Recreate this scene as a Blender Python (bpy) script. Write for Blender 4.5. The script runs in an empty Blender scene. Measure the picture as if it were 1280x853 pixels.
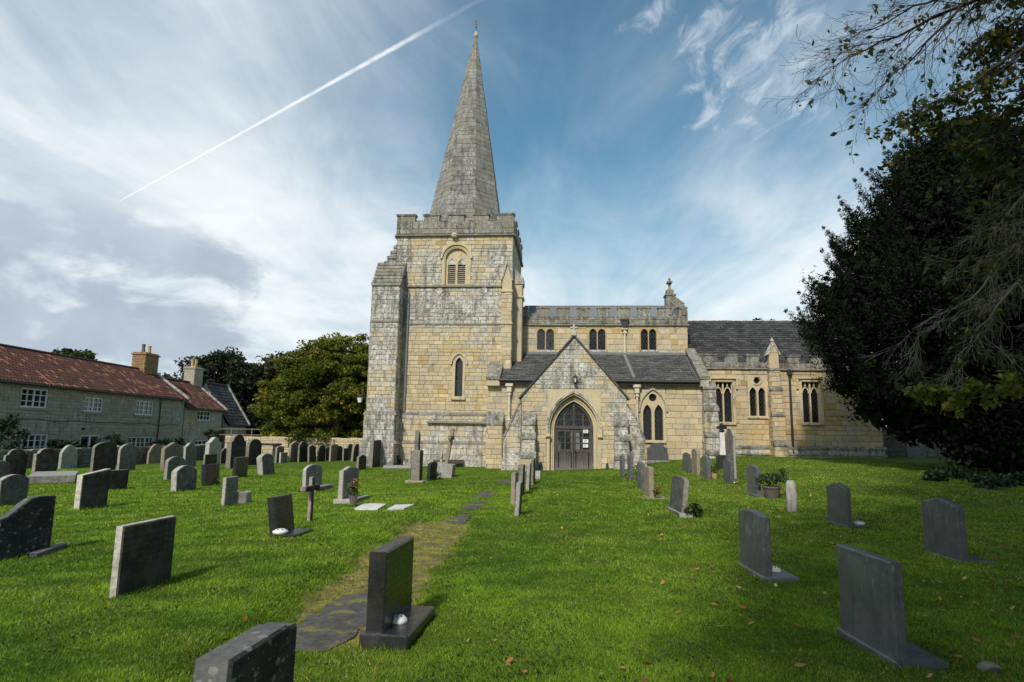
import bpy, math, random
import numpy as np
from mathutils import Vector, Matrix, noise

# ------------------------------------------------------------------ camera
F = 780.0; EYE = 1.6
TH = math.atan(116.5 / F); RHO = 0.0165
sc = bpy.context.scene
col = sc.collection
cam_d = bpy.data.cameras.new('camera'); cam = bpy.data.objects.new('camera', cam_d); col.objects.link(cam)
cam_d.sensor_width = 36.0; cam_d.lens = F / 1280.0 * 36.0; cam_d.clip_start = 0.05; cam_d.clip_end = 3000.0
CAMR = Matrix.Rotation(math.pi / 2 + TH, 3, 'X') @ Matrix.Rotation(RHO, 3, 'Z')
cam.matrix_world = Matrix.Translation((0, 0, EYE)) @ CAMR.to_4x4()
sc.camera = cam
# ------------------------------------------------------------------ sun and sky
SUN_AZ = 19.0; SUN_EL = 40.0          # degrees west of straight behind the camera, and above the horizon
to_sun = Vector((-math.sin(math.radians(SUN_AZ)) * math.cos(math.radians(SUN_EL)),
                 -math.cos(math.radians(SUN_AZ)) * math.cos(math.radians(SUN_EL)), math.sin(math.radians(SUN_EL))))
sun_d = bpy.data.lights.new('sun', 'SUN'); sun_d.energy = 2.75; sun_d.angle = math.radians(4.0); sun_d.color = (1.0, .93, .82)
sun = bpy.data.objects.new('sun', sun_d); col.objects.link(sun)
sun.rotation_euler = (-to_sun).to_track_quat('-Z', 'Y').to_euler()
SKY_STRENGTH = 0.115
sc.view_settings.view_transform = 'Standard'; sc.view_settings.look = 'None'
sc.view_settings.exposure = 0.38; sc.view_settings.gamma = 1.0; sc.view_settings.use_curve_mapping = False
sc.cycles.max_bounces = 6; sc.cycles.transparent_max_bounces = 8; sc.cycles.use_denoising = True

def ray(x, y): return CAMR @ Vector(((x - 640) / F, -(y - 426.5) / F, -1.0))
def at(x, y, Y):
    d = ray(x, y); return Vector((0, 0, EYE)) + d * (Y / d.y)
def proj(P):
    q = CAMR.transposed() @ (Vector(P) - Vector((0, 0, EYE)))
    return 640 + F * q.x / -q.z, 426.5 - F * q.y / -q.z
def sst(a, b, x):
    t = min(1.0, max(0.0, (x - a) / (b - a))); return t * t * (3 - 2 * t)

# ------------------------------------------------------------------ node helpers
class NT:
    def __init__(s, tree): s.t = tree; s.n = tree.nodes; s.l = tree.links
    def add(s, typ, **kw):
        nd = s.n.new(typ)
        for k, v in kw.items(): setattr(nd, k, v)
        return nd
    def put(s, sock, v):
        if isinstance(v, bpy.types.NodeSocket): s.l.new(v, sock)
        elif v is not None:
            if sock.type == 'RGBA' and not hasattr(v, '__len__'): v = (v, v, v, 1)
            if sock.type == 'RGBA' and len(v) == 3: v = (*v, 1)
            sock.default_value = v
    def m(s, op, a, b=None, c=None, clamp=False):
        nd = s.add('ShaderNodeMath', operation=op, use_clamp=clamp)
        for i, v in enumerate((a, b, c)):
            if v is not None: s.put(nd.inputs[i], v)
        return nd.outputs[0]
    def vm(s, op, a, b=None, out=0):
        nd = s.add('ShaderNodeVectorMath', operation=op); s.put(nd.inputs[0], a)
        if b is not None: s.put(nd.inputs[1], b)
        return nd.outputs[out]
    def mr(s, v, a, b, c=0.0, d=1.0, smooth=True):
        nd = s.add('ShaderNodeMapRange', interpolation_type='SMOOTHSTEP' if smooth else 'LINEAR')
        for i, q in enumerate((v, a, b, c, d)): s.put(nd.inputs[i], q)
        return nd.outputs[0]
    def mix(s, f, a, b, blend='MIX'):
        nd = s.add('ShaderNodeMix', data_type='RGBA', blend_type=blend)
        s.put(nd.inputs[0], f); s.put(nd.inputs[6], a); s.put(nd.inputs[7], b); return nd.outputs[2]
    def noise(s, vec, scale, detail=4, rough=.55, dist=0.0, out=0):
        nd = s.add('ShaderNodeTexNoise'); s.put(nd.inputs['Vector'], vec); nd.inputs['Scale'].default_value = scale
        nd.inputs['Detail'].default_value = detail; nd.inputs['Roughness'].default_value = rough; nd.inputs['Distortion'].default_value = dist
        return nd.outputs[out]
    def voro(s, vec, scale, feature='F1', out=0, rnd=1.0):
        nd = s.add('ShaderNodeTexVoronoi', feature=feature); s.put(nd.inputs['Vector'], vec); nd.inputs['Scale'].default_value = scale
        nd.inputs['Randomness'].default_value = rnd; return nd.outputs[out]
    def coord(s, which='Object'): return s.add('ShaderNodeTexCoord').outputs[which]
    def geo(s, which='Position'): return s.add('ShaderNodeNewGeometry').outputs[which]
    def mapping(s, vec, scale=(1, 1, 1), rot=(0, 0, 0), loc=(0, 0, 0)):
        nd = s.add('ShaderNodeMapping'); s.put(nd.inputs[0], vec); nd.inputs['Scale'].default_value = scale
        nd.inputs['Rotation'].default_value = rot; nd.inputs['Location'].default_value = loc; return nd.outputs[0]
    def attr(s, name='tint'):
        nd = s.add('ShaderNodeAttribute', attribute_name=name); sp = s.add('ShaderNodeSeparateColor'); s.l.new(nd.outputs['Color'], sp.inputs[0])
        return sp.outputs
    def bump(s, h, strength=.4, dist=.02):
        nd = s.add('ShaderNodeBump'); nd.inputs['Strength'].default_value = strength; nd.inputs['Distance'].default_value = dist
        s.put(nd.inputs['Height'], h); return nd.outputs[0]

MATS = {}
def material(name, fn, **kw):
    m = bpy.data.materials.new(name); m.use_nodes = True
    t = NT(m.node_tree); b = m.node_tree.nodes['Principled BSDF']; fn(t, b, **kw); MATS[name] = m; return m
def setb(t, b, color=None, rough=None, normal=None, spec=None, metal=None):
    if color is not None: t.put(b.inputs['Base Color'], color)
    if rough is not None: t.put(b.inputs['Roughness'], rough)
    if normal is not None: t.put(b.inputs['Normal'], normal)
    if spec is not None: b.inputs['Specular IOR Level'].default_value = spec
    if metal is not None: b.inputs['Metallic'].default_value = metal

# ------------------------------------------------------------------ world: clear sky with cirrus, a bank of grey cloud and a vapour trail
world = bpy.data.worlds.new('World'); sc.world = world; world.use_nodes = True
t = NT(world.node_tree); bg = world.node_tree.nodes['Background']; bg.inputs[1].default_value = SKY_STRENGTH
sky = t.add('ShaderNodeTexSky', sky_type='NISHITA', sun_disc=False)
sky.sun_elevation = math.radians(SUN_EL); sky.sun_rotation = math.radians(180 + SUN_AZ); sky.altitude = 100; sky.air_density = 1.3; sky.dust_density = .6; sky.ozone_density = 2.5
dirv = t.vm('NORMALIZE', t.coord('Generated'))
sep = t.add('ShaderNodeSeparateXYZ'); t.l.new(dirv, sep.inputs[0]); dx, dy, dz = sep.outputs
dzp = t.m('ADD', t.m('MAXIMUM', dz, 0.0), .14)
cmb = t.add('ShaderNodeCombineXYZ'); t.put(cmb.inputs[0], t.m('DIVIDE', dx, dzp)); t.put(cmb.inputs[1], t.m('DIVIDE', dy, dzp)); plane = cmb.outputs[0]
skyc = t.mix(1.0, sky.outputs[0], (.49, .745, .73, 1), 'MULTIPLY')
big = t.noise(t.mapping(plane, loc=(3.1, 1.7, 0)), .55, 3, .5, .4)
wisp = t.noise(t.mapping(plane, scale=(1.0, .5, 1), rot=(0, 0, math.radians(-52))), 1.7, 8, .56, 1.3)
fine = t.noise(t.mapping(plane, scale=(1.0, .35, 1), rot=(0, 0, math.radians(-60))), 6.0, 8, .58, 1.2)
side = t.mr(dx, .02, -.44, 0, .55)                      # more cirrus towards the west
low = t.mr(dz, .46, .10, 0, .66)                         # thickening towards the horizon
cover = t.m('ADD', t.m('ADD', t.m('MULTIPLY', big, .75), t.m('MULTIPLY', wisp, .55)), t.m('ADD', side, low))
cover = t.m('ADD', cover, t.m('MULTIPLY', fine, .14))
cir = t.mr(cover, .62, 1.42, 0, .93)
cloud_col = t.mix(t.mr(t.m('ADD', t.m('MULTIPLY', t.noise(plane, 1.3, 6, .6), .6), t.m('MULTIPLY', wisp, .45)), .34, .66), (4.0, 4.7, 5.3, 1), (6.6, 6.85, 6.95, 1))
skyc = t.mix(cir, skyc, cloud_col)
def dirpx(x, y): return tuple(ray(x, y).normalized())
def blob(px, py, r0, r1):                                # soft round window about one direction of the sky
    return t.mr(t.vm('DOT_PRODUCT', dirv, dirpx(px, py), out=1), math.cos(r1), math.cos(r0))
puff = t.noise(t.mapping(dirv, scale=(4.2, 4.2, 9.0), loc=(.35, .1, .22)), 1.9, 7, .56, .3)
bank = t.m('MULTIPLY', t.mr(t.m('ADD', puff, t.m('MULTIPLY', blob(120, 345, .02, .30), .34)), .66, .86), t.mr(dz, .34, .24))
bank = t.m('MULTIPLY', bank, t.mr(dx, -.1, -.3))
skyc = t.mix(t.m('MULTIPLY', bank, .9), skyc, t.mix(t.noise(dirv, 14, 5), (2.0, 2.5, 3.2, 1), (3.9, 4.5, 5.2, 1)))
mack = t.noise(t.mapping(plane, scale=(1, .5, 1), rot=(0, 0, -.5)), 16, 6, .62, .6)
mack = t.m('MULTIPLY', t.mr(t.m('ADD', mack, t.m('MULTIPLY', t.m('MAXIMUM', blob(940, 70, .0, .17), t.m('MULTIPLY', blob(815, 22, .0, .06), .8)), .30)), .70, 1.0), .5)
skyc = t.mix(mack, skyc, (5.9, 6.4, 6.8, 1))
d1 = ray(147, 253).normalized(); d2 = ray(600, 0).normalized(); nn = d1.cross(d2).normalized(); tt = (d2 - d1 * d1.dot(d2)).normalized()
dist = t.m('ABSOLUTE', t.vm('DOT_PRODUCT', dirv, tuple(nn), out=1))
along = t.m('ARCTAN2', t.vm('DOT_PRODUCT', dirv, tuple(tt), out=1), t.vm('DOT_PRODUCT', dirv, tuple(d1), out=1))
tot = math.atan2(tt.dot(d2), d1.dot(d2))
wid = t.mr(along, 0.0, tot * .8, .0009, .0046, False)
wob = t.m('ADD', dist, t.m('MULTIPLY', t.m('SUBTRACT', t.noise(dirv, 60, 4), .5), t.m('MULTIPLY', wid, .55)))
trail = t.m('MULTIPLY', t.mr(t.m('DIVIDE', wob, wid), 1.0, .15), t.m('MULTIPLY', t.mr(along, -.002, .01), t.mr(along, tot * .92, tot * .74, .12, 1)))
trail = t.m('MULTIPLY', trail, t.mr(t.vm('DOT_PRODUCT', dirv, tuple(d1), out=1), 0, .2))
skyc = t.mix(t.m('MULTIPLY', trail, t.mr(t.noise(dirv, 45, 5, .6), .3, .6, .42, .72)), skyc, (7.2, 7.4, 7.5, 1))
t.l.new(skyc, bg.inputs[0])

# ------------------------------------------------------------------ materials
def stone_mat(t, b, honey=(.585, .475, .295), ochre=(.52, .35, .13), grey=(.42, .41, .385), dark=(.075, .068, .055), pale=(.66, .65, .62), spots=1.0, scl=1.0):
    R, G, B = t.attr()
    p = t.coord('Object'); w = t.geo()
    patch = t.noise(w, 1.1 * scl, 6, .62); mid = t.noise(w, 4.2 * scl, 6, .65); fin = t.noise(w, 21 * scl, 5, .7)
    c = t.mix(t.mr(t.m('ADD', B, t.m('MULTIPLY', t.m('SUBTRACT', mid, .5), .9)), .55, .85), honey, ochre)
    c = t.mix(t.mr(fin, .35, .7, 0, .3), c, tuple(v * .66 for v in honey))
    c = t.mix(t.mr(patch, .44, .66, 0, .62), c, tuple(g_ * .55 + h_ * .32 for g_, h_ in zip(grey, honey)))
    c = t.mix(t.mr(t.noise(w, 12 * scl, 7, .75), .54, .65, 0, .6 * spots), c, tuple(v * 1.9 for v in dark))
    c = t.mix(t.mr(t.noise(w, 17 * scl, 4, .7), .58, .68, 0, .5 * spots), c, pale)
    lich = t.mr(t.m('ADD', R, t.m('ADD', t.m('MULTIPLY', t.m('SUBTRACT', patch, .5), 1.1), t.m('MULTIPLY', t.m('SUBTRACT', mid, .5), .7))), .32, .76)
    g = t.mix(t.mr(mid, .4, .66), grey, pale)
    g = t.mix(t.mr(t.noise(w, 9 * scl, 7, .72), .49, .62, 0, .85 * spots), g, dark)
    g = t.mix(t.mr(t.noise(w, 15 * scl, 5, .7), .56, .66, 0, .55 * spots), g, tuple(min(1, v * 1.25) for v in pale))
    c = t.mix(t.m('MULTIPLY', lich, .92), c, g)
    soot = t.mr(t.m('ADD', t.noise(t.mapping(w, scale=(2.2, 2.2, .5)), 1.6, 6, .65), t.m('MULTIPLY', R, .18)), .60, .78, 0, .62)
    c = t.mix(soot, c, dark)
    c = t.mix(1.0, c, t.m('MULTIPLY_ADD', G, .5, .72), 'MULTIPLY')
    n = t.bump(t.m('ADD', t.m('MULTIPLY', fin, .7), mid), .55, .03)
    setb(t, b, c, .92, n, .25)
material('church_stone', stone_mat)
material('weathered_stone', stone_mat, honey=(.26, .235, .175), ochre=(.30, .22, .10), grey=(.235, .225, .20), pale=(.40, .39, .35), dark=(.05, .046, .038))
material('spire_stone', stone_mat, honey=(.265, .245, .20), ochre=(.26, .20, .11), grey=(.25, .245, .235), pale=(.38, .378, .365), dark=(.085, .078, .065))
material('mortar', lambda t, b: setb(t, b, t.mix(t.noise(t.geo(), 5, 5), (.20, .175, .125, 1), (.36, .325, .25, 1)), .95, None, .2))
material('cottage_stone', stone_mat, honey=(.44, .39, .31), ochre=(.50, .32, .13), grey=(.47, .435, .375), pale=(.56, .52, .45), dark=(.11, .10, .085), spots=.6)
material('brick_stone', stone_mat, honey=(.34, .22, .11), ochre=(.36, .18, .06), grey=(.27, .2, .13), pale=(.36, .28, .19), dark=(.09, .07, .05), spots=.4)
material('rubble_stone', stone_mat, honey=(.16, .145, .115), ochre=(.2, .15, .07), grey=(.22, .21, .18), pale=(.3, .29, .25), dark=(.045, .045, .04))
material('pale_wall_stone', stone_mat, honey=(.58, .47, .32), ochre=(.5, .36, .2), grey=(.55, .5, .4), pale=(.66, .6, .5), spots=.3)

def slate_mat(t, b, a=(.055, .056, .06), c2=(.12, .118, .112), lic=(.3, .3, .27), amt=.5):
    R, G, B = t.attr(); w = t.geo()
    c = t.mix(G, a, c2)
    c = t.mix(t.mr(t.m('ADD', t.noise(w, 3.0, 7, .68), t.m('MULTIPLY', R, .12)), .60, .80, 0, amt), c, lic)
    c = t.mix(t.mr(t.noise(w, 1.1, 5, .6), .58, .75, 0, .5), c, (.05, .06, .025))
    setb(t, b, c, .72, t.bump(t.noise(w, 26, 5, .7), .5, .015), .35)
material('roof_slate', slate_mat)
material('chancel_slate', slate_mat, a=(.028, .028, .030), c2=(.075, .073, .072), amt=.22)
def tile_mat(t, b):
    R, G, B = t.attr(); w = t.geo()
    c = t.mix(G, (.045, .024, .02), (.125, .054, .04)); c = t.mix(t.mr(t.noise(w, 2.2, 6, .65), .52, .72, 0, .6), c, (.055, .04, .032))
    c = t.mix(t.mr(B, .86, .95, 0, .7), c, (.36, .16, .10))
    setb(t, b, c, .8, t.bump(t.noise(w, 30, 4), .4, .01), .3)
material('pantile', tile_mat)
material('lead', lambda t, b: setb(t, b, t.mix(t.noise(t.geo(), 4, 5), (.13, .135, .14, 1), (.26, .26, .255, 1)), .8, None, .25))
material('cream_paint', lambda t, b: setb(t, b, t.mix(t.mr(t.noise(t.geo(), 6, 5), .45, .7), (.64, .58, .46, 1), (.45, .38, .27, 1)), .5))
material('white_paint', lambda t, b: setb(t, b, t.mix(t.noise(t.geo(), 8, 4), (.70, .71, .72, 1), (.82, .82, .82, 1)), .45))
material('black_iron', lambda t, b: setb(t, b, t.mix(t.noise(t.geo(), 20, 4), (.012, .012, .013, 1), (.035, .033, .03, 1)), .55))
def glass_lattice(t, b):
    w = t.coord('Object'); sp = t.add('ShaderNodeSeparateXYZ'); t.l.new(w, sp.inputs[0])
    k = 2 * math.pi / .155
    a = t.m('ABSOLUTE', t.m('SINE', t.m('MULTIPLY', t.m('ADD', sp.outputs[0], t.m('MULTIPLY', sp.outputs[2], .62)), k / 2)))
    c = t.m('ABSOLUTE', t.m('SINE', t.m('MULTIPLY', t.m('SUBTRACT', sp.outputs[0], t.m('MULTIPLY', sp.outputs[2], .62)), k / 2)))
    line = t.mr(t.m('MINIMUM', a, c), .16, .06)
    pane = t.voro(t.mapping(w, scale=(1, 1, .62), rot=(0, math.radians(0), 0)), 6.2, out=1)
    sh = t.noise(w, 5, 3)
    cc = t.mix(line, t.mix(t.mr(sh, .52, .75, 0, .5), (.006, .007, .009, 1), (.03, .033, .04, 1)), (.05, .05, .055, 1))
    n = t.add('ShaderNodeBump'); n.inputs['Strength'].default_value = .5; n.inputs['Distance'].default_value = .02; t.put(n.inputs['Height'], t.noise(w, 7, 2))
    setb(t, b, cc, t.mix(line, .12, .6), n.outputs[0], .75)
material('leaded_glass', glass_lattice)
def pane_mat(t, b):
    w = t.coord('Object'); n = t.bump(t.noise(w, 1.7, 2), .15, .05)
    cur = t.mr(t.noise(t.mapping(w, scale=(1, 1, .12)), 2.6, 2), .55, .62, 0, .5)
    setb(t, b, t.mix(cur, (.012, .013, .016, 1), (.30, .31, .33, 1)), .08, n, .5)
material('window_glass', pane_mat)
def wood_mat(t, b, a=(.042, .037, .034), c2=(.13, .12, .11)):
    w = t.coord('Object'); g = t.noise(t.mapping(w, scale=(14, 14, .7)), 3, 6, .65)
    sp = t.add('ShaderNodeSeparateXYZ'); t.l.new(w, sp.inputs[0])
    c = t.mix(t.mr(g, .35, .7), a, c2)
    c = t.mix(t.mr(t.m('ADD', sp.outputs[2], t.m('MULTIPLY', t.noise(w, 5, 4), .5)), .9, .2, 0, .6), c, (.24, .22, .20))
    setb(t, b, c, .7, t.bump(g, .4, .01), .3)
material('door_wood', wood_mat)
material('post_wood', wood_mat, a=(.10, .08, .055), c2=(.25, .21, .15))
material('paper', lambda t, b: setb(t, b, (.80, .81, .82), .6))
material('print_ink', lambda t, b: setb(t, b, (.12, .12, .14), .7))
material('louvre', lambda t, b: setb(t, b, t.mix(t.noise(t.geo(), 9, 4), (.30, .27, .21, 1), (.45, .42, .36, 1)), .8))
material('dark_void', lambda t, b: setb(t, b, (.006, .006, .006), .9))
material('terracotta', lambda t, b: setb(t, b, t.mix(t.noise(t.geo(), 7, 4), (.33, .15, .07, 1), (.5, .28, .15, 1)), .8))
material('clay_pot', lambda t, b: setb(t, b, t.mix(t.noise(t.geo(), 9, 4), (.5, .36, .17, 1), (.36, .22, .09, 1)), .8))
material('white_ceramic', lambda t, b: setb(t, b, (.72, .72, .70), .35))
material('dark_pot', lambda t, b: setb(t, b, t.mix(t.noise(t.geo(), 30, 4), (.06, .05, .05, 1), (.18, .14, .13, 1)), .6))

def grave_mat(t, b, base=(.11, .11, .105), hi=(.2, .2, .19), dark=(.04, .04, .038), lichen=(.42, .42, .36), lich=.35, rough=.85, spec=.3, rows=0.0, blotch=0.0, ochre=0.0, streak=0.0, edge=0.0, edgec=(.40, .39, .34)):
    o = t.coord('Object'); w = t.geo(); inf = t.add('ShaderNodeObjectInfo'); off = t.vm('ADD', o, t.vm('SCALE', inf.outputs['Location'], None)) if False else t.vm('ADD', w, o)
    n1 = t.noise(off, 3.2, 7, .66); n2 = t.noise(off, 13, 6, .7); n3 = t.noise(off, 70, 3, .6)
    c = t.mix(t.mr(n1, .35, .68), base, hi); c = t.mix(t.mr(t.noise(t.mapping(off, scale=(3, 3, .45)), 2.4, 5, .65), .5, .74, 0, .75), c, dark)
    if ochre: c = t.mix(t.mr(t.noise(off, 2.1, 5, .6), .52, .7, 0, ochre), c, (.3, .2, .075))
    c = t.mix(t.mr(n2, .60, .70, 0, lich), c, lichen)
    if blotch:
        v = t.voro(t.vm('ADD', off, t.vm('SCALE', t.noise(off, 6, 4, out=1), None)) if False else off, 8.5)
        v2 = t.voro(t.mapping(off, loc=(3, 1, 7)), 17)
        c = t.mix(t.m('MULTIPLY', t.m('MAXIMUM', t.mr(t.m('ADD', v, t.m('MULTIPLY', n2, .16)), .36, .33), t.mr(v2, .2, .17)), t.mr(n1, .42, .5, 0, blotch)), c, (.24, .27, .25))
    if streak:
        so = t.add('ShaderNodeSeparateXYZ'); t.l.new(o, so.inputs[0])
        sn = t.noise(t.mapping(off, scale=(9, 9, .9)), 3.0, 5, .65)
        c = t.mix(t.m('MULTIPLY', t.m('MULTIPLY', t.mr(sn, .54, .66), t.mr(n2, .38, .6)), t.mr(so.outputs[2], .25, .62, streak * .25, streak)), c, (.34, .345, .34))
        c = t.mix(t.mr(t.noise(off, 55, 3, .7), .55, .7, 0, .5), c, hi)
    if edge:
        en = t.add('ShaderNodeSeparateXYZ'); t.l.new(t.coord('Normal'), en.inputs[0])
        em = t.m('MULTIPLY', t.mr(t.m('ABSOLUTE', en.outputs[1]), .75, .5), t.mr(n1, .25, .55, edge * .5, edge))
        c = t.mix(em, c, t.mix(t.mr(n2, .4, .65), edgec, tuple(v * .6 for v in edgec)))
    h = t.m('ADD', t.m('MULTIPLY', n2, .6), t.m('MULTIPLY', n3, .25))
    if rows:
        sp = t.add('ShaderNodeSeparateXYZ'); t.l.new(o, sp.inputs[0])
        onface = t.add('ShaderNodeSeparateXYZ'); t.l.new(t.coord('Normal'), onface.inputs[0]); fmask = t.mr(t.m('ABSOLUTE', onface.outputs[1]), .6, .8)
        row = t.mr(t.m('SINE', t.m('MULTIPLY', sp.outputs[2], 105.0)), .0, .5)
        cut = t.m('MULTIPLY', row, t.m('MULTIPLY', t.mr(t.noise(t.mapping(o, scale=(60, 4, 30)), 1, 2), .47, .53), t.m('MULTIPLY', fmask, t.mr(sp.outputs[2], .22, .3))))
        h = t.m('SUBTRACT', h, t.m('MULTIPLY', cut, rows)); c = t.mix(t.m('MULTIPLY', cut, .6), c, dark)
    c = t.mix(1.0, c, t.m('MULTIPLY_ADD', inf.outputs['Random'], .5, .75), 'MULTIPLY')
    setb(t, b, c, t.mr(n2, .3, .7, rough - .1, rough + .08, False), t.bump(h, .5, .012), spec)
material('grave_slate', grave_mat, base=(.072, .076, .084), hi=(.115, .118, .124), dark=(.04, .042, .046), lichen=(.27, .275, .27), lich=.28, rough=.36, spec=.5, streak=.75)
material('grave_speck', grave_mat, base=(.075, .078, .084), hi=(.125, .127, .13), dark=(.035, .036, .04), lichen=(.38, .385, .37), lich=.8, rough=.45, spec=.45, streak=.9)
material('grave_black', grave_mat, base=(.016, .016, .016), hi=(.034, .034, .033), dark=(.009, .009, .009), lichen=(.07, .07, .065), lich=.3, rough=.26, spec=.5, rows=.5)
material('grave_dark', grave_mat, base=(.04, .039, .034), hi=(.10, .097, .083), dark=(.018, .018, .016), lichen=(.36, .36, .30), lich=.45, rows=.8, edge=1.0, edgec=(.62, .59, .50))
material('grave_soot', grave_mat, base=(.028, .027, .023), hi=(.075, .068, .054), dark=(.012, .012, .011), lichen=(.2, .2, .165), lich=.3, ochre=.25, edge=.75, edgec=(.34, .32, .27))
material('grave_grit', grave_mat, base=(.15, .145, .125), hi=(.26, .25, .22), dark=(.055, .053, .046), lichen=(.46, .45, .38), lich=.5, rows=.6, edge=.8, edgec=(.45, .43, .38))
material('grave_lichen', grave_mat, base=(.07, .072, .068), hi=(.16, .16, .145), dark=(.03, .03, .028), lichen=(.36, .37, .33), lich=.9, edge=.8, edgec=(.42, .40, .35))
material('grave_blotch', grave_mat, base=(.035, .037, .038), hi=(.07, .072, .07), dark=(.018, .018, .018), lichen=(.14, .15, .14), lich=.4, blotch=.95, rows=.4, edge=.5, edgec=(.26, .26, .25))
material('grave_pale', grave_mat, base=(.33, .32, .28), hi=(.46, .44, .40), dark=(.13, .125, .10), lichen=(.54, .53, .47), lich=.4)
material('grave_brown', grave_mat, base=(.20, .165, .12), hi=(.30, .25, .18), dark=(.06, .052, .04), lichen=(.4, .38, .3), lich=.4, ochre=.4, edge=.4, edgec=(.38, .33, .25))
material('grave_white', grave_mat, base=(.52, .51, .48), hi=(.66, .65, .62), dark=(.3, .29, .26), lichen=(.6, .6, .55), lich=.3)

def ground_mat(t, b):
    w = t.geo()
    big = t.noise(w, .35, 5, .6); mid = t.noise(t.mapping(w, scale=(1, .3, 1), rot=(0, 0, math.radians(62))), 1.5, 5, .62); fin = t.noise(w, 14, 6, .72)
    c = t.mix(t.mr(fin, .3, .7), (.04, .08, .008, 1), (.13, .20, .022, 1))
    c = t.mix(t.mr(mid, .5, .7, 0, .6), c, (.11, .15, .03, 1)); c = t.mix(t.mr(big, .56, .72, 0, .5), c, (.12, .12, .035, 1))
    setb(t, b, c, .95, t.bump(t.m('ADD', fin, t.noise(w, 60, 3)), .9, .03), .1)
material('turf', ground_mat)
def leafy(t, b, a=(.03, .06, .01), c2=(.09, .14, .02), c3=(.25, .2, .03), trans=.35, rough=.6):
    R, G, B = t.attr()
    c = t.mix(G, a, c2); c = t.mix(t.mr(B, .75, 1.0), c, c3); c = t.mix(1.0, c, t.m('MULTIPLY_ADD', R, .9, .5), 'MULTIPLY')
    setb(t, b, c, rough, None, .3 if rough < .8 else .08)
    if trans:
        tr = t.add('ShaderNodeBsdfTranslucent'); t.put(tr.inputs[0], t.mix(1.0, c, (1.15, 1.25, .7, 1), 'MULTIPLY'))
        ms = t.add('ShaderNodeMixShader'); ms.inputs[0].default_value = trans
        out = [n for n in t.n if n.type == 'OUTPUT_MATERIAL'][0]
        t.l.new(b.outputs[0], ms.inputs[1]); t.l.new(tr.outputs[0], ms.inputs[2]); t.l.new(ms.outputs[0], out.inputs[0])
material('grass_blade', leafy, a=(.055, .135, .007), c2=(.25, .385, .026), c3=(.47, .41, .12), trans=.35, rough=.55)
material('yew_leaf', leafy, a=(.005, .009, .0045), c2=(.014, .024, .010), c3=(.024, .03, .011), trans=.05, rough=.9)
material('laurel_leaf', leafy, a=(.012, .03, .012), c2=(.03, .06, .022), c3=(.08, .1, .03), trans=.2, rough=.4)
material('beech_leaf', leafy, a=(.035, .065, .006), c2=(.165, .18, .016), c3=(.34, .28, .03), trans=.4)
material('dark_leaf', leafy, a=(.012, .022, .007), c2=(.032, .042, .014), c3=(.075, .07, .018), trans=.2)
material('wood_leaf', leafy, a=(.022, .028, .008), c2=(.055, .055, .016), c3=(.13, .10, .02), trans=.25)
material('shade_leaf', leafy, a=(.01, .022, .008), c2=(.03, .048, .014), c3=(.07, .075, .02), trans=.2)
material('bush_leaf', leafy, a=(.02, .045, .01), c2=(.06, .10, .02), c3=(.14, .15, .05), trans=.3)
material('branch_leaf', leafy, a=(.018, .034, .008), c2=(.06, .085, .015), c3=(.24, .17, .03), trans=.4)
material('lit_spray_leaf', leafy, a=(.10, .14, .02), c2=(.22, .24, .035), c3=(.35, .28, .05), trans=.4)  # lit copy of branch_leaf: sunlight on the low bough put into its colour
material('fallen_leaf', leafy, a=(.20, .075, .022), c2=(.40, .20, .06), c3=(.55, .42, .18), trans=.1)
material('red_petal', leafy, a=(.35, .02, .03), c2=(.45, .08, .1), c3=(.3, .06, .2), trans=.2)
material('yellow_petal', leafy, a=(.75, .42, .02), c2=(.8, .55, .05), c3=(.75, .7, .5), trans=.2)
material('white_petal', leafy, a=(.7, .7, .66), c2=(.78, .78, .74), c3=(.75, .7, .5), trans=.2)
material('bark', lambda t, b: setb(t, b, t.mix(t.noise(t.mapping(t.geo(), scale=(1, 1, .3)), 9, 6, .7), (.03, .024, .018, 1), (.12, .10, .08, 1)), .9, t.bump(t.noise(t.geo(), 22, 5), .6, .02), .2))
material('silhouette_twig', lambda t, b: setb(t, b, t.mix(t.noise(t.geo(), 9, 4), (.018, .015, .012, 1), (.06, .05, .04, 1)), .85, None, .15))  # upper boughs darkened to a silhouette, shade put into the colour
material('twig', lambda t, b: setb(t, b, t.mix(t.noise(t.geo(), 9, 4), (.12, .10, .08, 1), (.34, .30, .245, 1)), .8, None, .2))  # paler copy for the lower boughs, light on them put into the colour
def slab_mat(t, b):
    w = t.geo(); n = t.noise(w, 6, 7, .7); f = t.noise(w, 60, 4, .7)
    c = t.mix(t.mr(n, .35, .7), (.052, .05, .047, 1), (.115, .11, .10, 1)); c = t.mix(t.mr(f, .5, .75, 0, .4), c, (.19, .18, .17, 1))
    c = t.mix(t.mr(t.noise(w, 3.6, 7, .68), .52, .62, 0, .85), c, (.20, .19, .035, 1))
    setb(t, b, c, .85, t.bump(t.m('ADD', n, t.m('MULTIPLY', f, .4)), .6, .02), .3)
material('paving', slab_mat)
def moss_mat(t, b):
    w = t.geo(); n = t.noise(w, 5, 7, .7); f = t.noise(w, 34, 5, .75)
    c = t.mix(t.mr(n, .38, .6), (.33, .29, .06, 1), (.19, .15, .085, 1)); c = t.mix(t.mr(f, .52, .68, 0, .8), c, (.05, .04, .022, 1)); c = t.mix(t.mr(t.noise(w, 2.3, 5), .5, .6, 0, .7), c, (.11, .15, .02, 1))
    setb(t, b, c, .95, t.bump(t.m('ADD', n, f), 1.0, .03), .1)
material('moss', moss_mat)
material('hill_green', lambda t, b: setb(t, b, t.mix(t.noise(t.geo(), .3, 6, .7), (.02, .03, .01, 1), (.06, .07, .02, 1)), .95))
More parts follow.
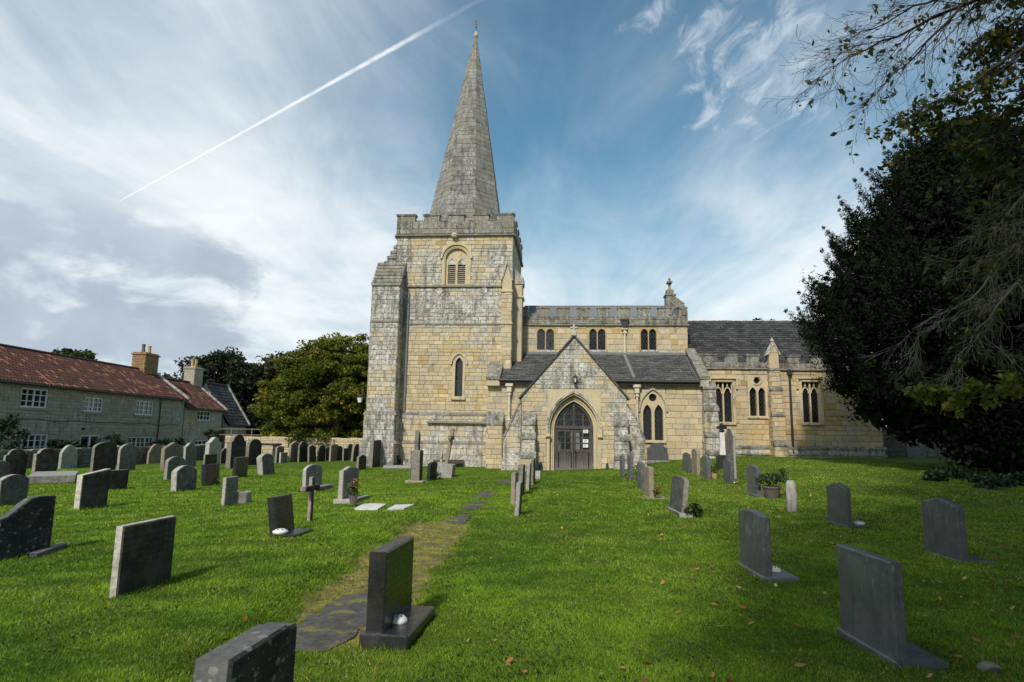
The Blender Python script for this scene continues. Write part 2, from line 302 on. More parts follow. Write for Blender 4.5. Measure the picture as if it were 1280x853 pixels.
# ------------------------------------------------------------------ mesh helpers
rng = random.Random(7); nrng = np.random.default_rng(11)
def tag(o, label=None, cat=None, group=None, kind=None):
    for k, v in (('label', label), ('category', cat), ('group', group), ('kind', kind)):
        if v: o[k] = v
    return o
def empty(name, loc=(0, 0, 0), rz=0.0, parent=None):
    o = bpy.data.objects.new(name, None); col.objects.link(o); o.location = loc; o.rotation_euler = (0, 0, rz); o.empty_display_size = .3
    if parent: o.parent = parent
    return o
class MB:
    def __init__(s): s.v = []; s.f = []; s.c = []; s.g = []
    def add(s, vs, fs, tint=(.3, .5, .2)):
        k = len(s.v); s.g.append((k, k + len(vs), len(s.f), len(s.f) + len(fs))); s.v += [tuple(p) for p in vs]; s.c += [tint] * len(vs); s.f += [tuple(i + k for i in f) for f in fs]
    def box(s, a, b, tint=(.3, .5, .2), bev=0.0):
        (x0, y0, z0), (x1, y1, z1) = a, b
        x0, x1 = min(x0, x1), max(x0, x1); y0, y1 = min(y0, y1), max(y0, y1); z0, z1 = min(z0, z1), max(z0, z1)
        if bev <= 0:
            s.add([(x0, y0, z0), (x1, y0, z0), (x1, y1, z0), (x0, y1, z0), (x0, y0, z1), (x1, y0, z1), (x1, y1, z1), (x0, y1, z1)],
                  [(3, 2, 1, 0), (4, 5, 6, 7), (0, 1, 5, 4), (1, 2, 6, 5), (2, 3, 7, 6), (3, 0, 4, 7)], tint)
        else:
            c = min(bev, (x1 - x0) * .45, (y1 - y0) * .45, (z1 - z0) * .45); lo = (x0, y0, z0); hi = (x1, y1, z1); V = []; ix = {}
            for sx in (0, 1):
                for sy in (0, 1):
                    for sz in (0, 1):
                        for k in range(3):
                            p = [(lo[i] + c if not g else hi[i] - c) for i, g in enumerate((sx, sy, sz))]; p[k] = (lo, hi)[(sx, sy, sz)[k]][k]
                            ix[(sx, sy, sz, k)] = len(V); V.append(tuple(p))
            FS = []
            def K(i, a, j, b_, k, c_, f):
                g = [0, 0, 0]; g[i] = a; g[j] = b_; g[k] = c_; return ix[(*g, f)]
            for k in range(3):
                i, j = [q for q in range(3) if q != k]
                for sg in (0, 1): FS.append(tuple(K(k, sg, i, a_, j, b_, k) for a_, b_ in ((0, 0), (1, 0), (1, 1), (0, 1))))
                for a_ in (0, 1):
                    for b_ in (0, 1): FS.append((K(k, 0, i, a_, j, b_, i), K(k, 1, i, a_, j, b_, i), K(k, 1, i, a_, j, b_, j), K(k, 0, i, a_, j, b_, j)))
            for g in range(8): FS.append(tuple(ix[(g & 1, g >> 1 & 1, g >> 2, k)] for k in range(3)))
            s.add(V, [tuple(f) for f in FS], tint)
    def prism(s, pts, axis_pts, tint=(.3, .5, .2)):
        """pts: polygon (3-D); axis_pts: offset vector; closed extrusion"""
        n = len(pts); o = Vector(axis_pts); A = [Vector(p) for p in pts]; Bp = [p + o for p in A]
        s.add(A + Bp, [tuple(range(n)), tuple(range(2 * n - 1, n - 1, -1))] + [(i, i + n, (i + 1) % n + n, (i + 1) % n) for i in range(n)], tint)
    def tube(s, pts, rad, n=8, tint=(.3, .5, .2), cap=True):
        P = [Vector(p) for p in pts]; rad = rad if hasattr(rad, '__len__') else [rad] * len(P)
        k = len(s.v); ref = None
        for i, p in enumerate(P):
            d = (P[min(i + 1, len(P) - 1)] - P[max(i - 1, 0)]).normalized()
            if ref is None: ref = Vector((0, 0, 1)) if abs(d.z) < .9 else Vector((1, 0, 0))
            a = (ref - d * ref.dot(d)).normalized(); b = d.cross(a); ref = a
            for j in range(n):
                th = 2 * math.pi * j / n; q = p + (a * math.cos(th) + b * math.sin(th)) * rad[i]; s.v.append(tuple(q)); s.c.append(tint)
        for i in range(len(P) - 1):
            for j in range(n): s.f.append((k + i * n + j, k + i * n + (j + 1) % n, k + (i + 1) * n + (j + 1) % n, k + (i + 1) * n + j))
        if cap:
            s.f.append(tuple(k + j for j in range(n - 1, -1, -1))); s.f.append(tuple(k + (len(P) - 1) * n + j for j in range(n)))
    def lathe(s, c, prof, n=12, tint=(.3, .5, .2)):
        s.tube([(c[0], c[1], c[2] + z) for r, z in prof], [max(r, .001) for r, z in prof], n, tint)
    def scatter(s, name, mat, parent):
        """every piece as an object of its own"""
        for a, b, c, d in s.g:
            q = MB(); q.v = s.v[a:b]; q.c = s.c[a:b]; q.f = [tuple(i - a for i in f) for f in s.f[c:d]]; q.build(name, mat, parent)
    def build(s, name, mat, parent=None, smooth=False, kind=None):
        me = bpy.data.meshes.new(name); me.from_pydata(s.v, [], s.f); me.update()
        at_ = me.color_attributes.new('tint', 'FLOAT_COLOR', 'POINT'); arr = np.ones((len(s.v), 4), np.float32); arr[:, :3] = np.array(s.c, np.float32).reshape(-1, 3); at_.data.foreach_set('color', arr.ravel())
        me.materials.append(MATS[mat] if isinstance(mat, str) else mat)
        if smooth: me.polygons.foreach_set('use_smooth', [True] * len(me.polygons))
        o = bpy.data.objects.new(name, me); col.objects.link(o)
        if parent is not None: o.parent = parent
        if kind: o['kind'] = kind
        return o
def np_mesh(name, V, nper, tint, mat, parent=None, kind=None, smooth=False):
    """V: (N*nper,3) points, one polygon per nper points; tint (N,3)"""
    V = np.asarray(V, np.float32); N = len(V) // nper; me = bpy.data.meshes.new(name)
    me.vertices.add(len(V)); me.vertices.foreach_set('co', V.ravel()); me.loops.add(len(V)); me.loops.foreach_set('vertex_index', np.arange(len(V), dtype=np.int32))
    me.polygons.add(N); me.polygons.foreach_set('loop_start', np.arange(0, len(V), nper, dtype=np.int32)); me.polygons.foreach_set('loop_total', np.full(N, nper, np.int32))
    at_ = me.color_attributes.new('tint', 'FLOAT_COLOR', 'POINT'); arr = np.ones((len(V), 4), np.float32); arr[:, :3] = np.repeat(tint, nper, axis=0); at_.data.foreach_set('color', arr.ravel())
    me.update(calc_edges=True); me.materials.append(MATS[mat])
    if smooth: me.polygons.foreach_set('use_smooth', np.ones(N, bool))
    o = bpy.data.objects.new(name, me); col.objects.link(o)
    if parent is not None: o.parent = parent
    if kind: o['kind'] = kind
    return o

# ------------------------------------------------------------------ ground
def nsst(a, b, x):
    q = np.clip((np.asarray(x, float) - a) / (b - a), 0, 1); return q * q * (3 - 2 * q)
PATH_Y = [3.0, 5.2, 8.0, 11.2, 18.5, 25.0, 29.0]; PATH_X = [-1.42, -1.40, -1.33, -1.18, -.86, .05, 1.2]
def gz(x, y):
    x = np.asarray(x, float); y = np.asarray(y, float)
    z = .66 * nsst(2, 12, x) * nsst(11, 30, y) - .16 * nsst(3, -3, x) * nsst(20, 33, y) - .22 * nsst(-12, -24, x) * nsst(18, 34, y)
    xc = np.interp(y, PATH_Y, PATH_X)
    z = z + .11 * nsst(-.42, -.80, x - xc) * (1 - nsst(12, 20, y)) * nsst(-6.0, -2.5, x - xc)
    z = z + .03 * nsst(.5, .9, x - xc) * (1 - nsst(10, 16, y)) * nsst(3, 1.5, x - xc)
    z = z + .022 * np.sin(x * 1.3 + y * .35 + 1) * np.sin(y * .8 - x * .2) + .012 * np.sin(x * 2.9 - y * 1.1) * np.sin(y * 1.9 + .6)
    return z
def gzf(x, y): return float(gz(x, y))
def G(px, py):
    d = ray(px, py); z = 0.0
    for _ in range(12):
        tq = (z - EYE) / d.z; P = Vector((0, 0, EYE)) + d * tq; z = gzf(P.x, P.y)
    return Vector((P.x, P.y, z))
def axis(lo, hi, fine, far, step):
    a = list(np.arange(lo, hi + 1e-6, fine)); s = step; v = hi
    while v < far: v += s; a.append(v); s *= 1.35
    s = step; v = lo
    while v > -far: v -= s; a.insert(0, v); s *= 1.35
    return np.array(a)
gx = axis(-24, 24, .2, 900, 1.0); gy = axis(-2, 38, .2, 900, 1.0)
GX, GY = np.meshgrid(gx, gy); GZ = gz(GX, GY)
nx, ny = len(gx), len(gy)
idx = np.arange(nx * ny).reshape(ny, nx)
quads = np.stack([idx[:-1, :-1], idx[:-1, 1:], idx[1:, 1:], idx[1:, :-1]], -1).reshape(-1, 4)
me = bpy.data.meshes.new('ground'); me.from_pydata(np.stack([GX, GY, GZ], -1).reshape(-1, 3).tolist(), [], quads.tolist()); me.update(); me.materials.append(MATS['turf'])
me.polygons.foreach_set('use_smooth', np.ones(len(me.polygons), bool))
ground_o = bpy.data.objects.new('ground', me); col.objects.link(ground_o); tag(ground_o, kind='structure')

# ------------------------------------------------------------------ walls of coursed stone
class Fr:
    """a vertical wall plane: s runs along it, z up, d outwards"""
    def __init__(s, p0, a, n): s.p0 = Vector(p0); s.a = Vector(a).normalized(); s.n = Vector(n).normalized()
    def __call__(s, q, z, d=0.0): return s.p0 + s.a * q + s.n * d + Vector((0, 0, z))
def south(v): return Fr((0, v, 0), (1, 0, 0), (0, -1, 0))
def east(u): return Fr((u, 0, 0), (0, 1, 0), (1, 0, 0))
def west(u): return Fr((u, 0, 0), (0, -1, 0), (-1, 0, 0))
def clip(poly, region):
    """clip polygon by convex CCW region"""
    out = poly
    for i in range(len(region)):
        a, b = region[i], region[(i + 1) % len(region)]; src = out; out = []
        if not src: return []
        def side(p): return (b[0] - a[0]) * (p[1] - a[1]) - (b[1] - a[1]) * (p[0] - a[0])
        for j in range(len(src)):
            p, q = src[j], src[(j + 1) % len(src)]; sp_, sq = side(p), side(q)
            if sp_ >= 0: out.append(p)
            if (sp_ > 0 > sq) or (sp_ < 0 < sq):
                k = sp_ / (sp_ - sq); out.append((p[0] + (q[0] - p[0]) * k, p[1] + (q[1] - p[1]) * k))
    return out
def area(p): return .5 * abs(sum(p[i][0] * p[(i + 1) % len(p)][1] - p[(i + 1) % len(p)][0] * p[i][1] for i in range(len(p))))
def rect_minus(r, holes):
    rs = [r]
    for h in holes:
        new = []
        for (a, b, c, d) in rs:
            if h[0] >= b or h[1] <= a or h[2] >= d or h[3] <= c: new.append((a, b, c, d)); continue
            if h[2] > c: new.append((a, b, c, h[2]))
            if h[3] < d: new.append((a, b, h[3], d))
            lo, hi = max(c, h[2]), min(d, h[3])
            if h[0] > a: new.append((a, h[0], lo, hi))
            if h[1] < b: new.append((h[1], b, lo, hi))
        rs = new
    return rs
STONES = {}
def ashlar(key, parent, fr, region, holes=(), ch=.25, bl=.42, lich=.3, och=.25, proud=.024, gap=.009, tintf=None, back=None, mortar='mortar', inset=0.0):
    """backing face plus a list of stone polygons standing proud of it; region is a convex CCW polygon in (s, z)"""
    if len(region) == 2: (a, c), (b, d) = region; region = [(a, c), (b, c), (b, d), (a, d)]
    s0 = min(p[0] for p in region); s1 = max(p[0] for p in region); z0 = min(p[1] for p in region); z1 = max(p[1] for p in region)
    mb = back if back is not None else MB()
    for r in rect_minus((s0, s1, z0, z1), holes):
        p = clip([(r[0], r[2]), (r[1], r[2]), (r[1], r[3]), (r[0], r[3])], region)
        if len(p) > 2: mb.add([fr(q, z, 0) for q, z in p], [tuple(range(len(p)))], (.2, .5, .2))
    z = z0; L = STONES.setdefault(key, {'parent': parent, 'items': []})['items']
    while z < z1 - .03:
        h = ch * rng.uniform(.78, 1.22); zb = min(z + h, z1)
        if z1 - zb < ch * .4: zb = z1
        s = s0 - rng.uniform(0, bl)
        while s < s1:
            w = bl * rng.uniform(.6, 1.55); e = s + w
            if s1 - e < bl * .3: e = s1 + .001
            for r in rect_minus((max(s, s0) + gap, min(e, s1) - gap, z + gap, zb - gap), holes):
                if r[1] - r[0] < .06 or r[3] - r[2] < .06: continue
                j = lambda: rng.uniform(-.006, .006)
                p = clip([(r[0] + j(), r[2] + j()), (r[1] + j(), r[2] + j()), (r[1] + j(), r[3] + j()), (r[0] + j(), r[3] + j())], region)
                if len(p) < 3 or area(p) < .008: continue
                cx = sum(q[0] for q in p) / len(p); cz = sum(q[1] for q in p) / len(p); P = fr(cx, cz)
                if tintf: lk, oc = tintf(P)
                else: lk, oc = lich, och
                tint = (min(1, max(0, lk + rng.gauss(0, .055))), min(1, max(0, rng.gauss(.5, .15))), min(1, max(0, oc + (rng.random() ** 5) * .55)))
                L.append((area(p), fr, p, proud * rng.uniform(.6, 1.35), tint))
            s = e
        z = zb
    return mb
def stone_geom(mb, fr, p, t, tint):
    n = len(p); cx = sum(q[0] for q in p) / n; cz = sum(q[1] for q in p) / n; V = []
    for k, d in ((1.0, 0.0), (1.0, t - .012), (0, t)):
        for q in p:
            if k == 1.0: V.append(fr(q[0], q[1], d))
            else:
                ex = .016 / max(.05, abs(q[0] - cx)); ez = .016 / max(.05, abs(q[1] - cz))
                V.append(fr(cx + (q[0] - cx) * (1 - min(.4, ex)), cz + (q[1] - cz) * (1 - min(.4, ez)), d))
    FS = [tuple(range(2 * n, 3 * n))]
    for r in (0, 1):
        for i in range(n): FS.append((r * n + i, r * n + (i + 1) % n, (r + 1) * n + (i + 1) % n, (r + 1) * n + i))
    mb.add(V, FS, tint)
def lay_stones(mat, keys, single, name='stone', rest='stonework'):
    allv = sorted(((it[0], k, i) for k in keys for i, it in enumerate(STONES[k]['items'])), reverse=True)
    top = set((k, i) for _, k, i in allv[:single])
    for k in keys:
        mb = MB()
        for i, (ar, fr, p, tq, tint) in enumerate(STONES[k]['items']):
            if (k, i) in top:
                m1 = MB(); stone_geom(m1, fr, p, tq, tint); m1.build(name, mat, STONES[k]['parent'])
            else: stone_geom(mb, fr, p, tq, tint)
        if mb.v: mb.build(rest, mat, STONES[k]['parent'], kind='stuff')

# arches and openings -----------------------------------------------------------
def pointed(c, w, z0, zs, rise, n=9):
    """opening outline from bottom left, up, over and down to bottom right: half width w, springing zs"""
    R = (rise * rise + w * w) / (2 * w); pts = [(c - w, z0)]
    th = math.asin(min(1, rise / R)); L = []
    for i in range(n + 1):
        a = th * i / n; L.append((c - w + R - R * math.cos(a), zs + R * math.sin(a)))
    pts += L + [(2 * c - q, z) for q, z in reversed(L[:-1])] + [(c + w, z0)]
    return pts
def rounded(c, w, z0, zs, n=16):
    return [(c - w, z0)] + [(c - w * math.cos(math.pi * i / n), zs + w * math.sin(math.pi * i / n)) for i in range(n + 1)] + [(c + w, z0)]
def rectop(a, b, z0, z1): return [(a, z0), (a, z1), (b, z1), (b, z0)]
def circ(c, z, r, n=16): return [(c - r * math.cos(2 * math.pi * i / n), z + r * math.sin(2 * math.pi * i / n)) for i in range(n)]
def plate(mb, fr, rect, op, d0, d1, tint, outer_back=None):
    """a stone plate filling rect (s0,s1,z0,z1) with a star-shaped opening op; face at depth d0, reveal runs to d1"""
    s0, s1, z0, z1 = rect
    cx = (min(p[0] for p in op) + max(p[0] for p in op)) / 2; cz = (min(p[1] for p in op) + max(p[1] for p in op)) / 2
    def ext(ang):
        c, s = math.cos(ang), math.sin(ang); k = 1e9
        if c > 1e-9: k = min(k, (s1 - cx) / c)
        if c < -1e-9: k = min(k, (s0 - cx) / c)
        if s > 1e-9: k = min(k, (z1 - cz) / s)
        if s < -1e-9: k = min(k, (z0 - cz) / s)
        return (cx + c * k, cz + s * k)
    A = [math.atan2(p[1] - cz, p[0] - cx) for p in op]
    items = [(a, p) for a, p in zip(A, op)]
    n0 = len(op)
    for q in ((s0, z0), (s1, z0), (s1, z1), (s0, z1)):
        a = math.atan2(q[1] - cz, q[0] - cx)
        # point on the opening outline in that direction
        best = None
        for i in range(n0):
            p, r = op[i], op[(i + 1) % n0]; dxp, dzp_ = r[0] - p[0], r[1] - p[1]; c, s = math.cos(a), math.sin(a); den = c * dzp_ - s * dxp
            if abs(den) < 1e-12: continue
            k = ((p[0] - cx) * dzp_ - (p[1] - cz) * dxp) / den; u = ((p[0] - cx) * s - (p[1] - cz) * c) / den
            u = -u if False else ((cx + c * k - p[0]) * dxp + (cz + s * k - p[1]) * dzp_) / max(1e-12, dxp * dxp + dzp_ * dzp_)
            if k > 0 and -1e-6 <= u <= 1 + 1e-6 and (best is None or k > best[0]): best = (k, (cx + c * k, cz + s * k))
        if best: items.append((a, best[1]))
    items.sort(key=lambda q: q[0]); n = len(items); V = []
    for a, p in items: V.append(fr(p[0], p[1], d0))
    for a, p in items: e = ext(a); V.append(fr(e[0], e[1], d0))
    for a, p in items: V.append(fr(p[0], p[1], d1))
    FS = []
    for i in range(n):
        k = (i + 1) % n; FS.append((i, i + n, k + n, k)); FS.append((i, k, k + 2 * n, i + 2 * n))
    if outer_back is not None:
        m = len(V); q4 = [(s0, z0), (s1, z0), (s1, z1), (s0, z1)]
        V += [fr(a, b, d0) for a, b in q4] + [fr(a, b, outer_back) for a, b in q4]
        FS += [(m + i, m + 4 + i, m + 4 + (i + 1) % 4, m + (i + 1) % 4) for i in range(4)]
    mb.add(V, FS, tint)
def strip(mb, fr, pts, w, d0, d1, tint):
    """moulding of width w following the open outline pts, on its outer side; from depth d0 out to d1"""
    n = len(pts); out = []
    for i in range(n):
        a = pts[max(0, i - 1)]; b = pts[min(n - 1, i + 1)]; dx_, dz_ = b[0] - a[0], b[1] - a[1]; L = math.hypot(dx_, dz_) or 1
        out.append((pts[i][0] - dz_ / L * w, pts[i][1] + dx_ / L * w))
    V = [fr(*p, d0) for p in pts] + [fr(*p, d1) for p in pts] + [fr(*p, d1) for p in out] + [fr(*p, d0) for p in out]; FS = []
    for i in range(n - 1):
        for r in range(3): FS.append((r * n + i, r * n + i + 1, (r + 1) * n + i + 1, (r + 1) * n + i))
    FS += [(0, n, 2 * n, 3 * n), (n - 1, 4 * n - 1, 3 * n - 1, 2 * n - 1)]
    mb.add(V, FS, tint)
def pane(fr, op, d, parent, mat='leaded_glass', name='pane'):
    m = MB(); m.add([fr(q, z, d) for q, z in op], [tuple(range(len(op)))]); return m.build(name, mat, parent)
def frbox(mb, fr, s0, s1, z0, z1, d0, d1, tint=(.3, .5, .2)):
    P = [fr(s, z, d) for s, z, d in ((s0, z0, d0), (s1, z0, d0), (s1, z0, d1), (s0, z0, d1), (s0, z1, d0), (s1, z1, d0), (s1, z1, d1), (s0, z1, d1))]
    mb.add(P, [(0, 1, 2, 3), (7, 6, 5, 4), (4, 5, 1, 0), (5, 6, 2, 1), (6, 7, 3, 2), (7, 4, 0, 3)], tint)
def slates(mb, p0, along, up, W, H, sw, sh, th=.02, jit=.006, region=None):
    """overlapping slates from the eave p0: along the eave and up the slope"""
    p0 = Vector(p0); along = Vector(along).normalized(); up = Vector(up).normalized(); nn_ = along.cross(up).normalized()
    if nn_.z < 0: nn_ = -nn_
    z = 0.0; r = 0
    while z < H - .02:
        h = min(sh, H - z); s = -(r % 2) * sw * .5
        while s < W - .01:
            a = max(0, s) + .004; b = min(W, s + sw * rng.uniform(.93, 1.0)) - .004
            if b - a > .03:
                top = min(z + h * 1.35, H); q = rng.uniform(-jit, jit) * 2; k = th * rng.uniform(.8, 1.5)
                cs = [p0 + along * a + up * (z + q), p0 + along * b + up * (z + q + rng.uniform(-jit, jit)), p0 + along * b + up * top, p0 + along * a + up * top]
                V = [cs[0] + nn_ * (k * 1.6), cs[1] + nn_ * (k * 1.6), cs[2] + nn_ * .002, cs[3] + nn_ * .002, cs[0], cs[1]]
                mb.add(V, [(0, 1, 2, 3), (4, 5, 1, 0), (4, 0, 3), (5, 2, 1)], (rng.random(), rng.random(), rng.random()))
            s += sw
        z += sh; r += 1
# ------------------------------------------------------------------ the church (local axes: x along the south front, y into the building)
PSI = math.radians(4.8); CH_O = Vector((2.98637, 29.44037, 0.0))
CU = Vector((math.cos(PSI), -math.sin(PSI), 0)); CD = Vector((math.sin(PSI), math.cos(PSI), 0))
def pl(x, y, v):
    """pixel to (u, z) on the church plane at depth v"""
    d = ray(x, y); k = (CH_O.dot(CD) + v - Vector((0, 0, EYE)).dot(CD)) / d.dot(CD); P = Vector((0, 0, EYE)) + d * k
    return (P - CH_O).dot(CU), P.z
church = empty('church', CH_O, -PSI)
tag(church, 'honey and grey stone church with battlemented tower, tall spire and gabled porch', 'church')
CS = 'church_stone'
def lump(x, y, z, s=.45): return noise.noise(Vector((x, y, z)) * s)
def band(z, pts): return float(np.interp(z, [p[0] for p in pts], [p[1] for p in pts]))
def tower_t(P):
    n = lump(P.x, P.y, P.z, .55) * .55 + lump(P.x + 9, P.y, P.z, 1.4) * .25
    lk = band(P.z, [(-1, .75), (1.1, .62), (2.5, .55), (2.9, .26), (4, .2), (6.0, .34), (6.8, .42), (7.5, .52), (8, .74), (9.6, .72), (10, .58), (12, .62), (12.4, .2), (12.8, .55), (14, .7)])
    if P.x < -9.4: lk += .22
    oc = band(P.z, [(0, .12), (3, .4), (5, .5), (6.5, .46), (7.6, .1), (12, .1), (12.5, .55), (12.8, .1)])
    return lk + n * .55, oc + lump(P.x, P.z, 3, .8) * .2
def clere_t(P): return .16 + lump(P.x, P.y, P.z, .7) * .6, .42
def aisle_t(P): return band(P.z, [(0, .5), (.6, .12), (4.5, .05)]) + lump(P.x, P.y, P.z, .6) * .4, .12
def porch_t(P): return band(P.z, [(0, .35), (1, .2), (2.4, .36), (3.4, .58), (4.2, .74), (6.3, .8)]) + lump(P.x, P.y, P.z + 3, .8) * .6 - .18 * (abs(P.x) < 1.5 and P.z < 3), .15
def chan_t(P): return band(P.z, [(0, .6), (1.1, .25), (2, .05), (4, .0), (5.3, .1), (5.4, .6)]) + lump(P.x, P.y, P.z, .6) * .5, .5 + lump(P.x, P.z, 2, .7) * .35
def rough_t(P): return .72 + lump(P.x, P.y, P.z, 1.1) * .5, .15
def trim(l=.4, o=.15): return (min(1, max(0, l + rng.gauss(0, .1))), rng.uniform(.35, .65), o)

# ---- tower ----
T0, T1, TV, TVB = -10.05, -3.40, 4.30, 10.95
tower = empty('tower', (0, 0, 0), 0, church)
tb = MB()
bc = -6.58; BEL = (bc - .82, bc + .82, 9.86, 12.16); LAN = (-6.60, -5.92, 3.42, 5.95)
ashlar('tower', tower, south(TV), [(T0, 2.62), (T1, 12.72)], [BEL, LAN, (-9.55, -9.5, 2, 9)], tintf=tower_t, back=tb, ch=.235, bl=.38)
ashlar('tower', tower, south(TV - .12), [(T0, 1.12), (T1, 2.55)], ch=.27, tintf=tower_t, back=tb)
ashlar('tower', tower, south(TV - .26), [(T0, -.7), (T1, 1.02)], ch=.29, bl=.5, tintf=tower_t, back=tb)
ashlar('tower', tower, east(T1), [(TV, 5), (TVB, 12.72)], tintf=tower_t, back=tb)
ashlar('tower', tower, west(T0), [(-TVB, -.7), (-TV, 12.72)], tintf=tower_t, back=tb, ch=.32, bl=.6)
tb.add([(T0, TVB, -.7), (T1, TVB, -.7), (T1, TVB, 13), (T0, TVB, 13)], [(0, 1, 2, 3)]); tb.add([(T0, TV, 12.9), (T1, TV, 12.9), (T1, TVB, 12.9), (T0, TVB, 12.9)], [(0, 1, 2, 3)])
# sloping plinth courses and strings
def course(mb, u0, u1, v, z, h, out, slope=True, l=.55):
    """a projecting string course on a south face with a weathered top"""
    s = u0
    while s < u1 - .01:
        e = min(u1, s + rng.uniform(.7, 1.3)); k = out * rng.uniform(.9, 1.08)
        prof = [(0, 0), (-k, 0.02), (-k, h * .55), (0, h)] if slope else [(0, 0), (-k, 0), (-k, h), (0, h)]
        mb.prism([(s + .003, v + a, z + b) for a, b in prof], (e - s - .006, 0, 0), trim(l)); s = e
sm = MB()
course(sm, T0, T1, TV, 2.53, .22, .17); course(sm, T0, T1, TV - .12, 1.0, .2, .19)
course(sm, -9.5, T1, TV, 7.56, .12, .07); course(sm, -9.5, T1, TV, 9.70, .17, .12); course(sm, T0 - .1, T1 + .1, TV, 12.68, .16, .17)
course(sm, -7.9, -4.6, TV - .12, 2.12, .14, .22, l=.3)
for z, h, k in ((12.68, .16, .17),):
    sm.prism([(T1, TV, z), (T1 + k, TV, z), (T1 + k, TV, z + .09), (T1, TV, z + h)], (0, TVB - TV, 0), trim(.5))
    sm.prism([(T0, TV, z), (T0 - k, TV, z), (T0 - k, TV, z + .09), (T0, TV, z + h)], (0, TVB - TV, 0), trim(.5))
sm.scatter('string_course', 'weathered_stone', tower)
# parapet
pb = MB()
ashlar('tparapet', tower, south(TV - .06), [(T0 - .05, 12.84), (T1 + .05, 13.58)], tintf=tower_t, ch=.3, bl=.6, back=pb)
ashlar('tparapet', tower, east(T1 + .06), [(TV, 12.84), (TVB, 13.58)], tintf=tower_t, ch=.3, bl=.6, back=pb)
ashlar('tparapet', tower, west(T0 - .06), [(-TVB, 12.84), (-TV, 13.58)], tintf=tower_t, ch=.3, bl=.6, back=pb)
for (a, b, c, d) in ((T0 - .05, T1 + .05, TV - .055, TV + .26), (T0 - .05, T1 + .05, TVB - .2, TVB + .05), (T1 - .26, T1 + .055, TV + .27, TVB - .21), (T0 - .055, T0 + .26, TV + .27, TVB - .21)):
    pb.box((a, c, 12.84), (b, d, 13.57), trim(.6))
pb.build('parapet', 'weathered_stone', tower)
def merlon(parent, a, b, c, d, z0, z1, ov=.05, l=.6):
    m = MB(); m.box((a, c, z0), (b, d, z1 - .1), trim(l), .015); m.box((a - ov, c - ov, z1 - .1), (b + ov, d + ov, z1 - .03), trim(l + .1), .02)
    m.prism([(a - ov, c - ov, z1 - .03), (b + ov, c - ov, z1 - .03), (b + ov, d + ov, z1 - .03), (a - ov, d + ov, z1 - .03)], (0, 0, .05), trim(l + .1)); return m.build('merlon', 'weathered_stone', parent)
ml = [(495.7, 519.6), (530, 549.5), (561, 580.5), (592, 611.4), (621, 642.7)]
for a, b in ml:
    ua, ub = pl(a, 272, TV)[0], pl(b, 272, TV)[0]; merlon(tower, max(ua, T0 - .05), min(ub, T1 + .05), TV - .06, TV + .26, 13.57, 14.0)
for i in range(4):
    v = TV + 1.25 + i * 1.5; merlon(tower, T1 - .26, T1 + .06, v, v + .85, 13.57, 14.0); merlon(tower, T0 - .06, T0 + .26, v, v + .85, 13.57, 14.0)
m = MB()
for i in range(4):
    ua = pl(ml[i][1], 277, TV)[0]; ub = pl(ml[i + 1][0], 277, TV)[0]; m.box((ua + .055, TV - .1, 13.572), (ub - .055, TV + .3, 13.64), trim(.7), .015)
m.scatter('crenel_coping', 'weathered_stone', tower)
m = MB(); m.lathe((-6.7, TV - .2, 12.62), [(.03, -.1), (.15, -.04), (.19, .08), (.14, .2), (.03, .25)], 8, trim(.5)); m.box((-6.9, TV - .25, 12.66), (-6.5, TV - .02, 12.76), trim(.4), .03); m.build('gargoyle', CS, tower)
# spire: octagonal, in courses
sp_c = Vector((-6.70, 7.62)); SPT = Vector((-6.36, 7.75, 27.85))
spire = empty('spire', (0, 0, 0), 0, church)
mbs = MB(); mback = MB()
z = 12.95; lev = [z]
while z < 27.4: z += rng.uniform(.27, .36) if z < 24 else rng.uniform(.22, .3); lev.append(min(z, 27.5))
def sp_ring(z, off=0.0):
    k = (SPT.z - z) / (SPT.z - 12.95); r = (2.46 * k) / math.cos(math.pi / 8) + off
    c = sp_c.lerp(SPT.xy, 1 - k); return [Vector((c.x + r * math.cos(math.pi / 8 + i * math.pi / 4), c.y + r * math.sin(math.pi / 8 + i * math.pi / 4), z)) for i in range(8)]
for i in range(8):
    a = sp_ring(12.95, -.035); mback.add([a[i], a[(i + 1) % 8], SPT], [(0, 1, 2)])
SP = []
for za, zb in zip(lev[:-1], lev[1:]):
    A = sp_ring(za + .01); B = sp_ring(zb - .01); A2 = sp_ring(za + .01, -.05); B2 = sp_ring(zb - .01, -.05)
    for i in range(8):
        L = (A[(i + 1) % 8] - A[i]).length; nb = max(1, round(L / rng.uniform(.42, .62))); cuts = sorted([0] + [(q + rng.uniform(-.22, .22)) / nb for q in range(1, nb)] + [1])
        for c0, c1 in zip(cuts[:-1], cuts[1:]):
            g = .009 / max(L, .1); e0 = c0 + (g if c0 > 0 else 0); e1 = c1 - (g if c1 < 1 else 0)
            j = rng.uniform(-.006, .012)
            k = lambda R_, e: R_[i].lerp(R_[(i + 1) % 8], e)
            mid = (k(A, .5) + k(B, .5)) / 2; out = Vector((mid.x - sp_c.x, mid.y - sp_c.y, .3)).normalized()
            F4 = [k(A, e0) + out * j, k(A, e1) + out * j, k(B, e1) + out * j, k(B, e0) + out * j]; I4 = [k(A2, e0), k(A2, e1), k(B2, e1), k(B2, e0)]
            hz = (za - 13) / 15; lk = .62 - .06 * (hz > .5) + lump(mid.x, mid.y, mid.z, .5) * .5
            tint = (min(1, max(0, lk + rng.gauss(0, .12))), min(1, max(0, rng.gauss(.42, .16))), min(1, max(0, .12 + rng.random() ** 4 * .5)))
            SP.append(((e1 - e0) * L * (zb - za), F4 + I4, tint))
mback.build('core', 'mortar', spire)
SPF = [(0, 1, 2, 3), (0, 4, 5, 1), (1, 5, 6, 2), (2, 6, 7, 3), (3, 7, 4, 0)]
